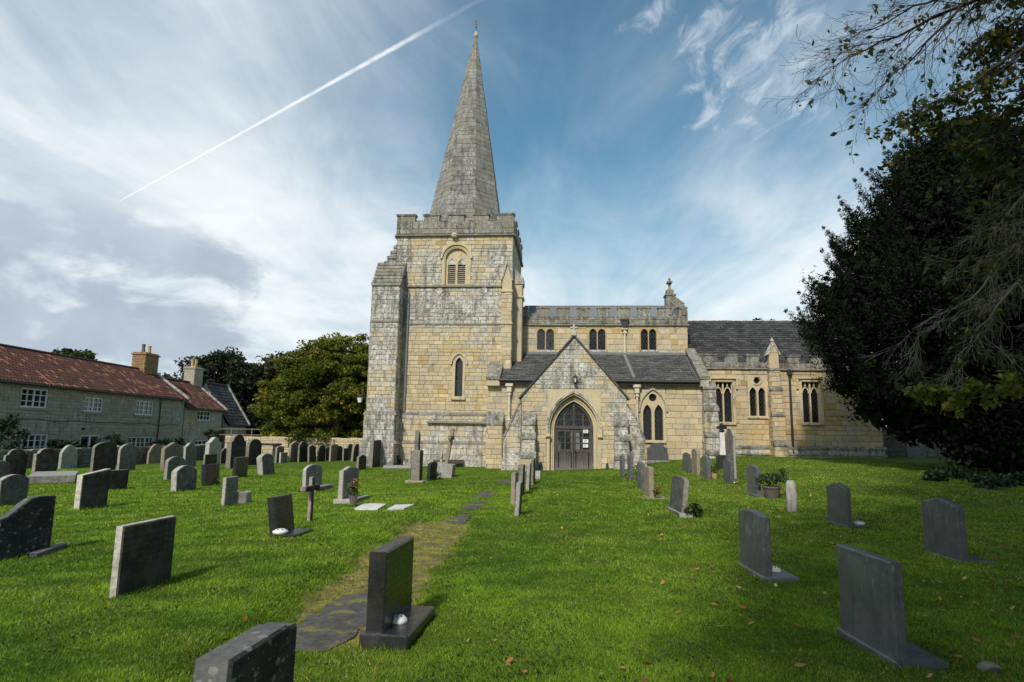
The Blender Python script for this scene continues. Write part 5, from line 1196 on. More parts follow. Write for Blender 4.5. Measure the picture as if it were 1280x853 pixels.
HS('grey round topped headstone on a ledge behind the small stone cross', (379.5, 615), 589, 400, 'round', 'grave_grit', peak=581, ex=4.6, plinth=(.3, .03, .12), lean=-2)
HS('light grey headstone with moulded top and flower pot beside two white ledger slabs', (424.5, 630), 588, 444, 'ogee', 'grave_grit', peak=583, ex=6, plinth=(.25, .07, .10))
# -- the old row before the cream wall
row = [(344, 579, 561, 353, 'round', 'grave_grit', 558), (349.5, 579, 566, 358, 'flat', 'grave_grit', None), (361, 578, 556, 372, 'peak', 'grave_brown', 551.5), (372.5, 578, 557, 383, 'shoulder', 'grave_soot', 552),
       (385.5, 578, 559, 394, 'peak', 'grave_soot', 556), (397, 577, 560, 405.5, 'gothic', 'grave_soot', 556.5), (406, 576, 563, 411, 'round', 'grave_soot', 559), (412, 577, 557, 421, 'shoulder', 'grave_brown', 555.5),
       (420.5, 576, 560, 426.5, 'gothic', 'grave_soot', 557.5), (428.5, 576.5, 561, 434, 'flat', 'grave_soot', None), (434, 575, 558, 440, 'round', 'grave_soot', 555)]
ROWL = {0: 'grey round topped headstone at the cottage end of the old row', 1: 'low grey flat topped headstone with a pale chipped top in the old row', 2: 'gabled brown headstone with a pale panel in the old row', 3: 'dark shouldered headstone close against the gabled brown one', 7: 'brown shouldered headstone in the old row with dark neighbours on both sides'}
for i, (bx, by, ty, fx, sh, mt, pk) in enumerate(row):
    HS(ROWL.get(i, 'small dark headstone in the old row between the gabled brown stone and the tower'), (bx, by), ty, fx, sh, mt, peak=pk, ex=2.2, group='old headstones in the row before the cream wall', lean=rng.uniform(-4, 4))
HS('dark arched headstone tilted at the end of the old row, close to the tower', (439.5, 577), 560, 446.5, 'round', 'grave_soot', peak=555, ex=3, lean=4)
# -- near the tower
HS('small dark headstone with a peaked top and bright edge, near the tower corner', (446.5, 588), 571.5, 456, 'peak', 'grave_soot', peak=568, ex=3.2)
HS('tall plain dark slab against the tower buttress', (463, 584.5), 551, 472.5, 'flat', 'grave_soot', ex=4.5, lean=1, peak=550)
HS('small pointed dark headstone with yellow flowers at its foot', (535, 601), 580, 543.5, 'gothic', 'grave_soot', peak=577, ex=4, lean=3)
ob = G(520, 603); o = empty('gravestone', ob, math.atan2(CD.y, CD.x)); tag(o, 'slender two stage monument with pointed upper tablet before the tower', 'gravestone')
m = MB(); m.box((-.32, -.3, -.2), (.32, .3, .07), bev=.02); m.build('plinth', 'grave_brown', o); m = MB(); m.box((-.21, -.16, .07), (.21, .15, 1.02), bev=.02); m.build('pedestal', 'grave_soot', o)
sm_ = slab_mesh(profile('gothic', .24, .34, .62), .24, .14, 0); tb2 = sm_.build('tablet', 'grave_soot', o); tb2.location = (0, 0, 1.02); GRAVES.append((ob.x, ob.y, .6, .5, 0))
def cross_stone(label, P, rz, H, arm, w, t_, mat, block=None, lean=0.0, pitch=0.0, name='cross'):
    o = empty(name, P, rz); tag(o, label, 'cross'); z0 = -.2
    if block: m = MB(); m.prism([(-block[0], -block[0], -.2), (block[0], -block[0], -.2), (block[0], block[0], -.2), (-block[0], block[0], -.2)], (0, 0, block[1] + .2)); k = m; [None]; k.v = [(x * (.86 if z > 0 else 1), y * (.86 if z > 0 else 1), z) for x, y, z in k.v]; k.build('base', mat if len(block) < 3 else block[2], o); z0 = block[1] - .02
    s = MB(); s.box((-w / 2, -t_ / 2, z0), (w / 2, t_ / 2, H), bev=.012); sh = s.build('shaft', mat, o)
    a = MB(); za = z0 + (H - max(z0, 0)) * .68 + (max(z0, 0) - z0) ; a.box((-arm, -t_ / 2 * .96, za), (arm, t_ / 2 * .96, za + w), bev=.012); ar = a.build('arm', mat, o)
    o.rotation_euler = (math.radians(lean), math.radians(pitch), rz); GRAVES.append((P[0], P[1], .4, .3, rz)); return o
cross_stone('small weathered cross on a thin post in front of a round topped stone', G(386.8, 651), math.radians(80), .72, .25, .09, .075, 'grave_soot')
cross_stone('tall leaning stone cross on a rough lichened block before the tower', G(555, 596.5), math.radians(84), 1.85, .34, .16, .13, 'grave_brown', (.36, .52, 'grave_pale'), lean=9)
cross_stone('grey stone cross facing the lawn against the aisle buttress', G(616, 582), 0.02, 1.05, .27, .13, .09, 'grave_slate')
cross_stone('little wooden cross among plants at the tower foot', G(477.5, 580), .1, .85, .14, .07, .05, 'post_wood')
cross_stone('small whitish cross post behind the lichened block', G(551.5, 586), math.radians(80), .78, .15, .12, .09, 'grave_pale')
# -- the short row along the path
HS('brownish thin headstone seen edge on, first in the row beside the path', (641, 632), 592, 700, 'round', 'grave_brown', L=.62, ex=5.5, peak=590)
HS('short grey leaning headstone seen edge on, nearest the lawn end of the path row', (645.5, 646), 604, 700, 'flat', 'grave_lichen', L=.45, ex=6, lean=3, peak=602)
HS('dark round headed headstone seen edge on, behind the thin brown one', (649.5, 621), 585, 700, 'round', 'grave_soot', L=.72, ex=6, peak=581, lean=2)
HS('pale edged headstone in the path row leaning slightly east', (659, 614), 582, 700, 'camber', 'grave_lichen', L=.6, ex=4.6, peak=579, lean=2)
HS('dark narrow headstone farthest along the path row, by the porch buttress', (665, 606.5), 577, 700, 'round', 'grave_soot', L=.6, ex=3.6, peak=575)
HS('tiny pale stone marker near the porch door', (672, 599.5), 589, 700, 'flat', 'grave_pale', L=.25, ex=5.5, side='L', Tm=.2)
# -- right of the path
HS('slim slate headstone closest to the porch buttress', (779.5, 596), 571, 774, 'camber', 'grave_slate', peak=569.5, ex=3, L=.6)
HS('blue grey slate headstone on plinth with yellow and white flowers', (790, 600.5), 571, 784, 'camber', 'grave_slate', peak=569, ex=4, L=.66, plinth=(.35, .05, .09))
HS('blue grey slate headstone with peaked top between two neighbours by the porch', (804.5, 614), 580, 798, 'peak', 'grave_slate', peak=577.5, ex=4.5, L=.66)
HS('buff concrete headstone with red flowers on its plinth', (815, 624), 585, 807, 'camber', 'grave_brown', peak=583, ex=6, L=.62, plinth=(.35, .04, .04))
HS('streaked grey headstone leaning east with a dark bush behind', (855.5, 647), 601, 840, 'camber', 'grave_lichen', peak=596.5, ex=7, plinth=(.1, .06, .07), lean=6, taper=.06)
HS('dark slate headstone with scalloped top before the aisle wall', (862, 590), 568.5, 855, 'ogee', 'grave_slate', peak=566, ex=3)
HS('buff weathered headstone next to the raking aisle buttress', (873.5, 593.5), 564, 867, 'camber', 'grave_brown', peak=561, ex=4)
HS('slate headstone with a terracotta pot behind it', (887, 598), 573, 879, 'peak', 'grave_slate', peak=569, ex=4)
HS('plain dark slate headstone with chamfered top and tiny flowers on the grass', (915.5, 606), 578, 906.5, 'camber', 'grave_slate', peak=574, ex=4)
HS('slate headstone with curved top on a plinth beside a planted tub', (949.5, 622), 586, 936.3, 'camber', 'grave_slate', peak=581.5, ex=4.5, plinth=(.35, .07, .06))
HS('tall pale round headed headstone by the black pedestal cross', (919, 584.5), 545, 909.5, 'gothic', 'grave_grit', peak=536.5, ex=3)
HS('dark granite headstone with curved top and low plinth, white scratches on its back', (961, 727), 647, 930, 'camber', 'grave_speck', peak=638, ex=9, plinth=(.30, .025, .05), wob=0)
HS('grey granite headstone with low arched top and white flower holder', (1063, 661), 611, 1038, 'ogee', 'grave_slate', peak=604, ex=5.5, plinth=(.28, .025, .04), wob=0)
HS('grey granite headstone with gently waved top, standing alone near the yew', (1207, 704), 633, 1160.5, 'ogee', 'grave_slate', peak=622.5, ex=8, plinth=(.36, .015, .03), wob=0)
HS('large flat topped dark granite headstone on a wide polished plinth', (1130, 836), 702, 1058, 'flat', 'grave_slate', ex=12, plinth=(.27, .03, .06), wob=0)
# rough boulder headstone
P = G(990, 640); o = slab_mesh(profile('round', .44, .42, .68), .44, .20, wob=.05, ch=.05).build('gravestone', 'grave_pale', smooth=True); o.location = P; o.rotation_euler = (0, 0, 1.2); tag(o, 'rough pale boulder shaped headstone beyond the planted tub', 'gravestone'); GRAVES.append((P.x, P.y, .5, .3, 0))
# memorials against the church and the far wall
def upright(label, P, rz, W, H, Hp, T, shape, mat, lean=0.0):
    sm_ = slab_mesh(profile(shape, W, H, Hp), W, T, .2, wob=.003); o = sm_.build('gravestone', mat); o.location = P; o.rotation_euler = (math.radians(lean), 0, rz); tag(o, label, 'gravestone'); return o
P = CH_O + CU * pl(822, 570, AV - .5)[0] + CD * (AV - .42); P.z = .42; upright('wide grey headstone with arched shoulders propped against the aisle wall', P, -PSI, 1.0, .62, .88, .09, 'shoulder', 'grave_slate', -4)
m = MB(); m.box((-.62, -.2, -.2), (.62, .25, .05), bev=.02); o = m.build('stone_kerb', 'grave_grit'); o.location = P - CD * .05; o.location.z = .38; o.rotation_euler = (0, 0, -PSI); tag(o, 'low stone step under the headstone propped on the aisle wall', 'kerb')
P = at(1145, 577, 35.6); P.z = .66; upright('tall grey memorial slab standing before the dark boundary wall', P, -.05, 1.0, 1.5, 1.52, .12, 'flat', 'grave_slate')
P = G(903.5, 578.5); o = empty('cross', P, -PSI); tag(o, 'pale cross shaft on a black pedestal before the chancel wall', 'cross')
m = MB(); m.box((-.22, -.22, -.2), (.22, .22, .52), bev=.02); m.build('pedestal', 'grave_black', o); m = MB(); m.prism([(-.11, -.08, .52), (.11, -.08, .52), (.07, -.05, 1.5), (-.07, -.05, 1.5)], (0, .14, 0)); m.build('shaft', 'grave_white', o)
m = MB(); m.box((-.06, -.05, 1.45), (.06, .05, 1.78), bev=.02); m.box((-.2, -.045, 1.55), (.2, .045, 1.66), bev=.02); m.lathe((0, 0, 1.42), [(.08, 0), (.12, .05), (.08, .1)], 8); m.build('cross_head', 'grave_black', o)

# -- flat slabs and kerbs
def ledger(label, corners, h, mat, name='ledger_slab', under=None):
    pts = [G(*c) for c in corners]; c = sum(pts, Vector()) / len(pts); o = empty(name, c); tag(o, label, 'slab'); m = MB()
    m.prism([p - c + Vector((0, 0, -.1)) for p in pts], (0, 0, h + .1)); m.build('slab', mat, o)
    if under:
        m = MB(); m.prism([(p - c) * .93 + Vector((0, 0, -.2)) for p in pts], (0, 0, under + .2)); m.build('base', mat, o)
        for ch_ in o.children:
            if ch_.name.startswith('slab'): ch_.location.z = under
    return o
ledger('broad flat ledger tomb on a low base before a black cambered stone', [(32, 606.5), (93, 604.5), (97, 598), (44, 599)], .10, 'grave_grit', under=.13)
ledger('white grave slab lying in the grass next to the moulded headstone', [(443, 638), (472, 638.5), (483, 632), (455, 631)], .035, 'grave_white')
ledger('second white grave slab lying farther from the moulded headstone', [(484, 638.5), (505, 638), (518, 632.5), (494, 633)], .035, 'grave_white')
ledger('thin stone ledge lying in front of the blotched dark headstone', [(36, 697), (46, 698), (83, 684), (76, 682)], .05, 'grave_blotch')
ledger('dark flat chest slab lying along the tower foot', [(541, 585), (579, 584), (581, 579), (545, 579.5)], .1, 'grave_soot', under=.28)
ledger('low grey kerb slab at the plants by the tower corner', [(478, 587), (527, 587), (527, 583.5), (480, 583.5)], .07, 'grave_grit')
m = MB(); m.box((-.2, -.17, -.15), (.2, .17, .26), bev=.02); o = m.build('stone_block', 'grave_grit'); o.location = G(299, 630); o.rotation_euler = (0, 0, .1); tag(o, 'small square stone block beside the narrow granite headstone', 'block')
m = MB(); m.lathe((0, 0, 0), [(.12, -.05), (.15, .0), (.13, .05), (.06, .085), (.01, .09)], 10); o = m.build('rock', 'grave_soot', smooth=True); o.location = G(1237, 838); o.scale = (.55, .5, .6); tag(o, 'small dark rounded stone in the grass past the large granite headstone', 'rock')

# ------------------------------------------------------------------ flower holders, pots and flowers
def leaf_cloud(n, c, r, size, flat=1.0, ratio=.55, up=.3):
    """n leaf quads in an ellipsoid; returns (4n,3) points"""
    u = nrng.normal(size=(n, 3)); u /= np.linalg.norm(u, axis=1)[:, None] + 1e-9; rad = nrng.random(n) ** (1 / 2.2)
    p = np.array(c) + u * rad[:, None] * np.array(r)
    return leaf_quads(p, size, ratio, u * .6 + np.array([0, 0, up]))
def leaf_quads(p, size, ratio, bias):
    n = len(p); nr = nrng.normal(size=(n, 3)) * .6 + bias; nr /= np.linalg.norm(nr, axis=1)[:, None] + 1e-9
    a = np.cross(nr, nrng.normal(size=(n, 3))); a /= np.linalg.norm(a, axis=1)[:, None] + 1e-9; b = np.cross(nr, a)
    s = (np.asarray(size) * nrng.uniform(.65, 1.35, n))[:, None]
    q = np.empty((n, 4, 3)); q[:, 0] = p - a * s; q[:, 1] = p + b * s * ratio + nr * s * .12; q[:, 2] = p + a * s; q[:, 3] = p - b * s * ratio + nr * s * .12
    return q.reshape(-1, 3)
def rtint(n, lo=0., hi=1.): t_ = nrng.random((n, 3)); t_[:, 1] = lo + t_[:, 1] * (hi - lo); return t_
def flowers(label, P, mats, r=.12, h=.25, n=40, vase=None, vr=.07, name='flowers'):
    o = empty(name, P); tag(o, label, 'flowers' if not vase else 'flower pot')
    if vase: m = MB(); m.lathe((0, 0, -.02), [(vr * .7, 0), (vr, h * .5), (vr * 1.08, h * .56), (vr * .9, h * .56), (vr * .6, h * .4)], 12); m.build('pot', vase, o)
    z = h * (.55 if vase else .3)
    np_mesh('foliage', leaf_cloud(n, (0, 0, z + h * .3), (r, r, h * .55), r * .28), 4, rtint(n), 'bush_leaf', o)
    for mt in mats: k = n // 2; np_mesh('bloom', leaf_cloud(k, (0, 0, z + h * .5), (r * .95, r * .95, h * .45), r * .22, ratio=.9), 4, rtint(k), mt, o)
def holder(label, P, r=.09):
    m = MB(); m.lathe((0, 0, 0), [(r * .8, -.02), (r, .01), (r * .96, .025), (r * .55, .052), (r * .1, .06)], 16); o = m.build('flower_holder', 'white_ceramic', smooth=True); o.location = P; tag(o, label, 'flower holder')
    for k in range(7): m = MB(); a = k * .9; q = r * (.55 if k else 0); m.lathe((q * math.cos(a), q * math.sin(a), .045 if k else .058), [(r * .09, 0), (r * .09, .012)], 6); m.build('hole', 'dark_void', o)
pP = G(499, 800); holder('white pierced flower holder on the plinth of the polished black headstone', Vector((pP.x - .02, pP.y + .06, pP.z + .115)), .072)
pP = G(350, 671.5); holder('white flower holder at the foot of the leaning black granite stone', pP + Vector((0, 0, .06)), .11)
pP = G(1074, 659.5); holder('pale flower holder on the plinth of the low arched granite headstone', pP + Vector((0, 0, .06)), .10)
pP = G(969, 722); holder('small grey flower holder on the plinth of the curved dark granite stone', pP + Vector((0.04, .1, .05)), .07)
flowers('dark pot of withered flowers on the moulded headstone plinth', G(441, 634) + Vector((0, 0, .08)), ['fallen_leaf'], .14, .32, 70, 'dark_pot', .09, 'flower_pot')
flowers('yellow flowers at the foot of the small pointed headstone', G(540, 599.5), ['yellow_petal'], .15, .3, 40)
flowers('white flowers beside the rough lichened block', G(547, 599), ['white_petal'], .16, .25, 40)
flowers('yellow and white flowers in a holder on the slate plinth by the porch', G(797, 601) + Vector((0, 0, .1)), ['yellow_petal', 'white_petal'], .16, .5, 60)
flowers('red and pink flowers on the plinth of the buff concrete headstone', G(822, 624) + Vector((0, 0, .04)), ['red_petal'], .12, .24, 60)
flowers('terracotta pot with dark plant behind a slate headstone', G(893, 597), [], .15, .36, 60, 'clay_pot', .11, 'flower_pot')
flowers('tiny pale flowers on the grass by the plain dark slate headstone', G(921, 606), ['white_petal'], .12, .1, 20)
flowers('small white flowers at the foot of the leaning black tablet', G(268, 606), ['white_petal'], .13, .2, 40)
flowers('dark leafy bush growing behind the streaked leaning headstone', G(866, 647), [], .2, .24, 180, name='bush')
o = empty('planter', G(965, 623)); tag(o, 'round planted tub with dark shrub beside a slate headstone', 'planter')
m = MB(); m.lathe((0, 0, -.03), [(.14, 0), (.21, .25), (.24, .30), (.24, .34), (.2, .34), (.18, .25)], 16); m.build('tub', 'dark_pot', o)
np_mesh('foliage', np.concatenate([leaf_cloud(420, (0, .05, .48), (.45, .4, .16), .035), leaf_cloud(150, (.3, .1, .58), (.2, .2, .22), .035)]), 4, rtint(570), 'laurel_leaf', o)
# ------------------------------------------------------------------ trees and plants
def limb_tube(mb, a, b, r0, r1, bend=.12, n=5, sides=6):
    a = Vector(a); b = Vector(b); L = (b - a).length; pts = []
    o1 = Vector((rng.uniform(-1, 1), rng.uniform(-1, 1), rng.uniform(-.3, .6))) * L * bend
    for i in range(n + 1):
        k = i / n; pts.append(a.lerp(b, k) + o1 * math.sin(math.pi * k))
    mb.tube(pts, [r0 + (r1 - r0) * (i / n) for i in range(n + 1)], sides)
    return pts
def crown_pts(clumps, radii, per, squash=.75):
    C = np.repeat(np.asarray(clumps), per, axis=0); n = len(C); u = nrng.normal(size=(n, 3)); u /= np.linalg.norm(u, axis=1)[:, None]
    R = np.repeat(np.asarray(radii), per); p = C + u * (nrng.random(n) ** .5 * R)[:, None] * np.array([1, 1, squash]); return p, u
def leaf_tints(nc, per, bmin=.0, spread=.5):
    base = nrng.random((nc, 3)); t_ = np.repeat(base, per, axis=0) * (1 - spread) + nrng.random((nc * per, 3)) * spread; t_[:, 2] = np.clip(t_[:, 2] ** 1.0 + bmin, 0, 1); return t_
def broadleaf(name, label, P, H, cz, R, nc, per, size, mat, cr=.9, trunk_r=.3, bark='bark', group=None, warm=0.0, squash=.6, inner=.62, cat='tree'):
    P = Vector(P); o = empty(name, P); tag(o, label, cat, group)
    m = MB(); limb_tube(m, (0, 0, -.3), (0, 0, cz), trunk_r * 1.25, trunk_r * .6, .03, 6, 9); m.build('trunk', bark, o)
    cl = []; rad = []
    while len(cl) < nc:
        u = Vector(nrng.normal(size=3)).normalized(); k = rng.uniform(inner, 1.0) * (1 + .22 * noise.noise(u * 2.3 + P * .13)); q = Vector((u.x * R[0], u.y * R[1], u.z * R[2])) * k
        if q.z + cz < .8: continue
        cl.append((q.x, q.y, q.z + cz)); rad.append(cr * rng.uniform(.6, 1.3))
    lm = MB()
    for q in cl[::max(1, nc // 26)]: limb_tube(lm, (0, 0, min(cz, max(cz * .45, q[2] - R[2] * .7))), tuple(c * .93 for c in q[:2]) + (q[2],), trunk_r * .35, .03, .1, 5, 5)
    lm.build('limbs', bark, o, kind='stuff')
    p, u = crown_pts(cl, rad, per, squash); t_ = leaf_tints(nc, per, warm)
    np_mesh('crown', leaf_quads(p, size, .6, u * .5 + np.array([0, 0, .55])), 4, t_, mat, o, kind=None)
    return o
# yew: broad, dark, with spiky outline
YX, YY = 18.6, 24.2; yz = gzf(YX, YY)
yew = empty('yew_tree', (YX, YY, yz)); tag(yew, 'huge dark yew tree with dense spreading crown hiding the chancel end', 'tree')
m = MB()
for k in range(5):
    a = k * 1.26; limb_tube(m, (.25 * math.cos(a), .25 * math.sin(a), -.3), (1.0 * math.cos(a), .8 * math.sin(a), 8 + k * .8), .42, .12, .06, 6, 8)
m.build('trunk', 'bark', yew)
prof_z = [1.7, 2.4, 3.9, 5.4, 6.4, 8.1, 9.9, 11.2, 12.1, 13.1, 14.0]; prof_r = [3.2, 5.0, 5.8, 6.1, 6.0, 5.1, 4.1, 3.2, 2.4, 1.4, .4]
cl, rad = [], []
while len(cl) < 2300:
    z = rng.uniform(1.6, 13.8); th = rng.uniform(0, 2 * math.pi); u = Vector((math.cos(th), math.sin(th), 0))
    if z < 3.2 and math.cos(th) > .1: z = rng.uniform(.3, 3.2)
    r = float(np.interp(z, prof_z, prof_r)) * (1 + .26 * noise.noise(Vector((u.x * 2.6, u.y * 2.6, z * .8)))); 
    k = 1 - .75 * rng.random() ** 1.6
    sy = .88
    cl.append((u.x * r * k, u.y * r * k * sy, z)); rad.append(rng.uniform(.35, .85))
for (px, py) in ((1113, 208), (1128, 193), (1150, 172), (1078, 262), (1062, 285), (1045, 325), (1028, 352), (1012, 372), (1002, 398), (1090, 232), (1172, 158), (1200, 150), (1235, 142)):   # upright leaders along the outline
    q = at(px, py, YY - rng.uniform(-.6, .8)) - Vector((YX, YY, yz))
    for i in range(5): cl.append((q.x + i * .1 + rng.uniform(-.05, .05), q.y, q.z - .15 - i * .32)); rad.append(.12 + i * .11)
for k in range(330):                                    # upright shoots that break the outline
    z = rng.uniform(2.6, 12.9); th = rng.uniform(0, 2 * math.pi); r = float(np.interp(z, prof_z, prof_r)) * rng.uniform(.9, 1.06); ln = rng.uniform(.7, 1.7)
    dv_ = Vector((math.cos(th) * .55, math.sin(th) * .5, rng.uniform(.5, 1.1))).normalized()
    for i in range(6): q = Vector((math.cos(th) * r, math.sin(th) * r * .88, z)) + dv_ * ln * (i / 5); cl.append(tuple(q)); rad.append(.42 - .065 * i)
p, u = crown_pts(cl, rad, 62, 1.15); n_ = len(p)
np_mesh('crown', leaf_quads(p, .085 * np.clip(np.repeat(np.asarray(rad), 62) / .30, .55, 1), .28, u * .7 + np.array([0, 0, .3])), 4, leaf_tints(len(cl), 62), 'yew_leaf', yew)
ci = [(c[0] * .86, c[1] * .86, c[2] - .15) for c in cl[:2300:2]]; pi_, ui_ = crown_pts(ci, [.8] * len(ci), 34, 1.0); np_mesh('inner_crown', leaf_quads(pi_, .22, .5, ui_ * .7), 4, leaf_tints(len(ci), 34), 'yew_leaf', yew)
lm = MB()
for q in cl[::60]: limb_tube(lm, (0, 0, max(1.2, q[2] - 2.5)), (q[0] * .68, q[1] * .68, q[2]), .12, .03, .08, 5, 5)
lm.build('limbs', 'bark', yew, kind='stuff')
# evergreen hedge mass and ivy to the right of the yew
def shrub(name, label, P, r, n, size, mat, cat='shrub', stems=6, group=None):
    o = empty(name, P); tag(o, label, cat, group); m = MB()
    for k in range(stems): a = k * 2.4; limb_tube(m, (0, 0, -.1), (r[0] * .6 * math.cos(a), r[1] * .6 * math.sin(a), r[2] * 1.3), .03, .008, .1, 4, 4)
    m.build('stems', 'bark', o, kind='stuff'); nc = max(4, n // 40); cl = []; 
    for i in range(nc):
        u = Vector(nrng.normal(size=3)).normalized() * rng.uniform(.5, 1.0); cl.append((u.x * r[0], u.y * r[1], max(.05, r[2] + u.z * r[2])))
    p, u = crown_pts(cl, [min(r) * .45 * rng.uniform(.6, 1.3) for _ in cl], 40); np_mesh('foliage', leaf_quads(p, size, .55, u * .4 + np.array([0, 0, .5])), 4, leaf_tints(nc, 40), mat, o); return o
shrub('evergreen_bush', 'tall black green evergreen bush under the yew at the lawn edge', (17.6, 22.4, gzf(17.6, 22.4)), (2.7, 1.5, 1.9), 12000, .12, 'yew_leaf')
shrub('evergreen_bush', 'second dark evergreen bush beyond the boundary of the lawn', (22.5, 22.5, gzf(22.5, 22.5)), (3.6, 2.4, 3.2), 10000, .14, 'yew_leaf')
iv = []
for (px, py) in [(1175 + i * 8, 596 + i * .5 + rng.uniform(-2, 2)) for i in range(16)]:
    q = G(px, py); iv.append((q.x + rng.uniform(-.2, .2), q.y + rng.uniform(-.1, .5), q.z + .1)); iv.append((q.x, q.y + rng.uniform(.2, .9), q.z + .18))
p, u = crown_pts(iv, [rng.uniform(.2, .42) for _ in iv], 110, .8); ivo = np_mesh('ground_ivy', leaf_quads(p, .06, .8, u * .3 + np.array([0, 0, .8])), 4, leaf_tints(len(iv), 110), 'laurel_leaf', kind='stuff'); tag(ivo, 'glossy green ivy spreading along the lawn edge under the yew', 'ivy', kind='stuff')
# background trees
bt = at(425, 500, 50.0); broadleaf('beech_tree', 'broad yellow green beech tree overhanging the cream wall by the tower', (-13.3, 48.8, -.5), 9, 4.6, (5.8, 5.0, 4.8), 560, 200, .115, 'beech_leaf', .85, .35, warm=.12, squash=.45)
broadleaf('sycamore_tree', 'dark rounded tree rising behind the cottage chimneys', (-34.6, 75, -1), 12, 7.0, (5.0, 4.6, 5.0), 300, 90, .22, 'dark_leaf', 1.05, .4)
broadleaf('woodland_tree', 'dark olive tree between the rounded tree and the beech', (-29.5, 80, 0), 12, 5.6, (5.4, 5, 5.4), 260, 80, .26, 'wood_leaf', 1.2, .4)
broadleaf('woodland_tree', 'brownish woodland tree with a russet crown behind the beech', (-26.5, 84, 0), 13, 6.2, (5.0, 5, 5.6), 260, 80, .27, 'wood_leaf', 1.2, .4, warm=.15)
broadleaf('woodland_tree', 'dark tree crowding close beside the slate outbuilding', (-26.6, 75, -1), 9, 3.6, (4.2, 4, 4.0), 230, 80, .22, 'dark_leaf', 1.0, .35)
broadleaf('woodland_tree', 'low dark tree filling the gap under the russet crown', (-24.5, 71, -1), 9, 3.4, (5.0, 4, 3.8), 240, 80, .22, 'dark_leaf', 1.0, .35)
broadleaf('woodland_tree', 'olive tree peeping behind the top of the beech', (-23.0, 90, 0), 13, 7.2, (5.0, 5, 6.3), 200, 80, .28, 'wood_leaf', 1.2, .4)
broadleaf('woodland_tree', 'olive brown tree filling the gap behind the slate outbuilding', (-32.5, 84, 0), 12, 5.6, (5.2, 5, 5.4), 260, 80, .26, 'wood_leaf', 1.2, .4)
broadleaf('garden_tree', 'pale feathery treetop showing above the cottage ridge', at(87, 470, 62) * 1.0, 8, 1.2, (1.7, 1.7, 1.5), 40, 60, .2, 'bush_leaf', .9, .2)
q = at(957, 430, 62); broadleaf('pine_tree', 'small dark pine top showing over the chancel roof ridge', (q.x, q.y, 0), 14, q.z + .9, (1.5, 1.4, 1.8), 60, 70, .13, 'yew_leaf', .5, .18)
q = at(985, 425, 80); broadleaf('woodland_tree', 'distant dark treetop behind the chancel ridge beside the yew', (q.x, q.y, 0), 14, q.z - 1.5, (4, 3, 4.0), 90, 70, .25, 'wood_leaf', 1.0, .3)
# wooded hill
hx = np.linspace(-170, 40, 60); hy = np.linspace(120, 330, 50); HX, HY = np.meshgrid(hx, hy)
HZ = -2 + 19 * np.exp(-((HX + 132) / 50) ** 2 - ((HY - 235) / 75) ** 2) + 6 * np.exp(-((HX + 38) / 34) ** 2 - ((HY - 230) / 60) ** 2)
ii = np.arange(HX.size).reshape(HX.shape); qd = np.stack([ii[:-1, :-1], ii[:-1, 1:], ii[1:, 1:], ii[1:, :-1]], -1).reshape(-1, 4)
me = bpy.data.meshes.new('hill'); me.from_pydata(np.stack([HX, HY, HZ], -1).reshape(-1, 3).tolist(), [], qd.tolist()); me.materials.append(MATS['hill_green']); ho = bpy.data.objects.new('hill', me); col.objects.link(ho); tag(ho, kind='structure')
n_ = 900; wx = nrng.uniform(-165, 30, n_); wy = nrng.uniform(140, 260, n_); wz = -2 + 19 * np.exp(-((wx + 132) / 50) ** 2 - ((wy - 235) / 75) ** 2) + 6 * np.exp(-((wx + 38) / 34) ** 2 - ((wy - 230) / 60) ** 2)
p, u = crown_pts(np.stack([wx, wy, wz + 2.5], -1), nrng.uniform(2.0, 4.2, n_), 60, .8); wo = np_mesh('woodland', leaf_quads(p, .75, .6, u * .5 + np.array([0, 0, .4])), 4, leaf_tints(n_, 60), 'wood_leaf', kind='stuff'); tag(wo, 'distant wooded hillside beyond the cottages', 'woodland', kind='stuff')
# shrubs by the cottages and the tower
for px, py, Y, r, lb in ((88, 566, 37, (.9, .6, .55), 'dark shrub beside the white cottage door'), (70, 568, 36, (.7, .5, .5), 'dark shrub between the widest cottage window and the white door'), (140, 561, 40, (1.0, .6, .65), 'bushy dark shrub past the white cottage door'), (150, 566, 41, (.8, .5, .45), 'low dark shrub under the wall next to the far lower window'),
                     (208, 565, 46, (1.5, .6, .6), 'wide dark shrub beyond the cottage drainpipe'), (222, 563, 47, (1.2, .6, .6), 'dark shrub where the two pantiled cottages join'), (5, 560, 33, (.8, .8, 1.6), 'tall straggling shrub beside the widest cottage window'), (268, 556, 52, (.7, .6, 1.3), 'tall dark shrub at the far corner of the lower cottage'), (195, 566, 44, (1.0, .5, .5), 'dark shrub at the foot of the cottage drainpipe')):
    q = at(px, py, Y); shrub('garden_shrub', lb, (q.x, q.y, gzf(q.x, q.y) - .2), (r[0] * 1.15, r[1], (q.z + r[2] + .45 - gzf(q.x, q.y)) * .5), 1300, .09, 'shade_leaf', group='shrubs along the cottage fronts')
for px, py, r, n_, lb in ((482, 581, (.5, .25, .3), 500, 'leafy plant beside the little wooden cross'), (492, 582, (.6, .25, .35), 600, 'spreading green plant over the low kerb by the tower'), (503, 581, (.45, .22, .35), 400, 'green plant in the inner corner of the tower buttress'), (533, 579, (.6, .25, .6), 600, 'tall leafy plant behind the slender two stage monument'),
                          (548, 580, (.5, .25, .5), 500, 'tall leafy plant behind the small whitish cross post'), (570, 581, (.4, .25, .35), 350, 'small plant behind the dark chest slab at the tower')):
    q = G(px, py); shrub('wall_plant', lb, (q.x, q.y, q.z), r, n_, .05, 'bush_leaf', 'plant', 5, 'plants along the tower foot')

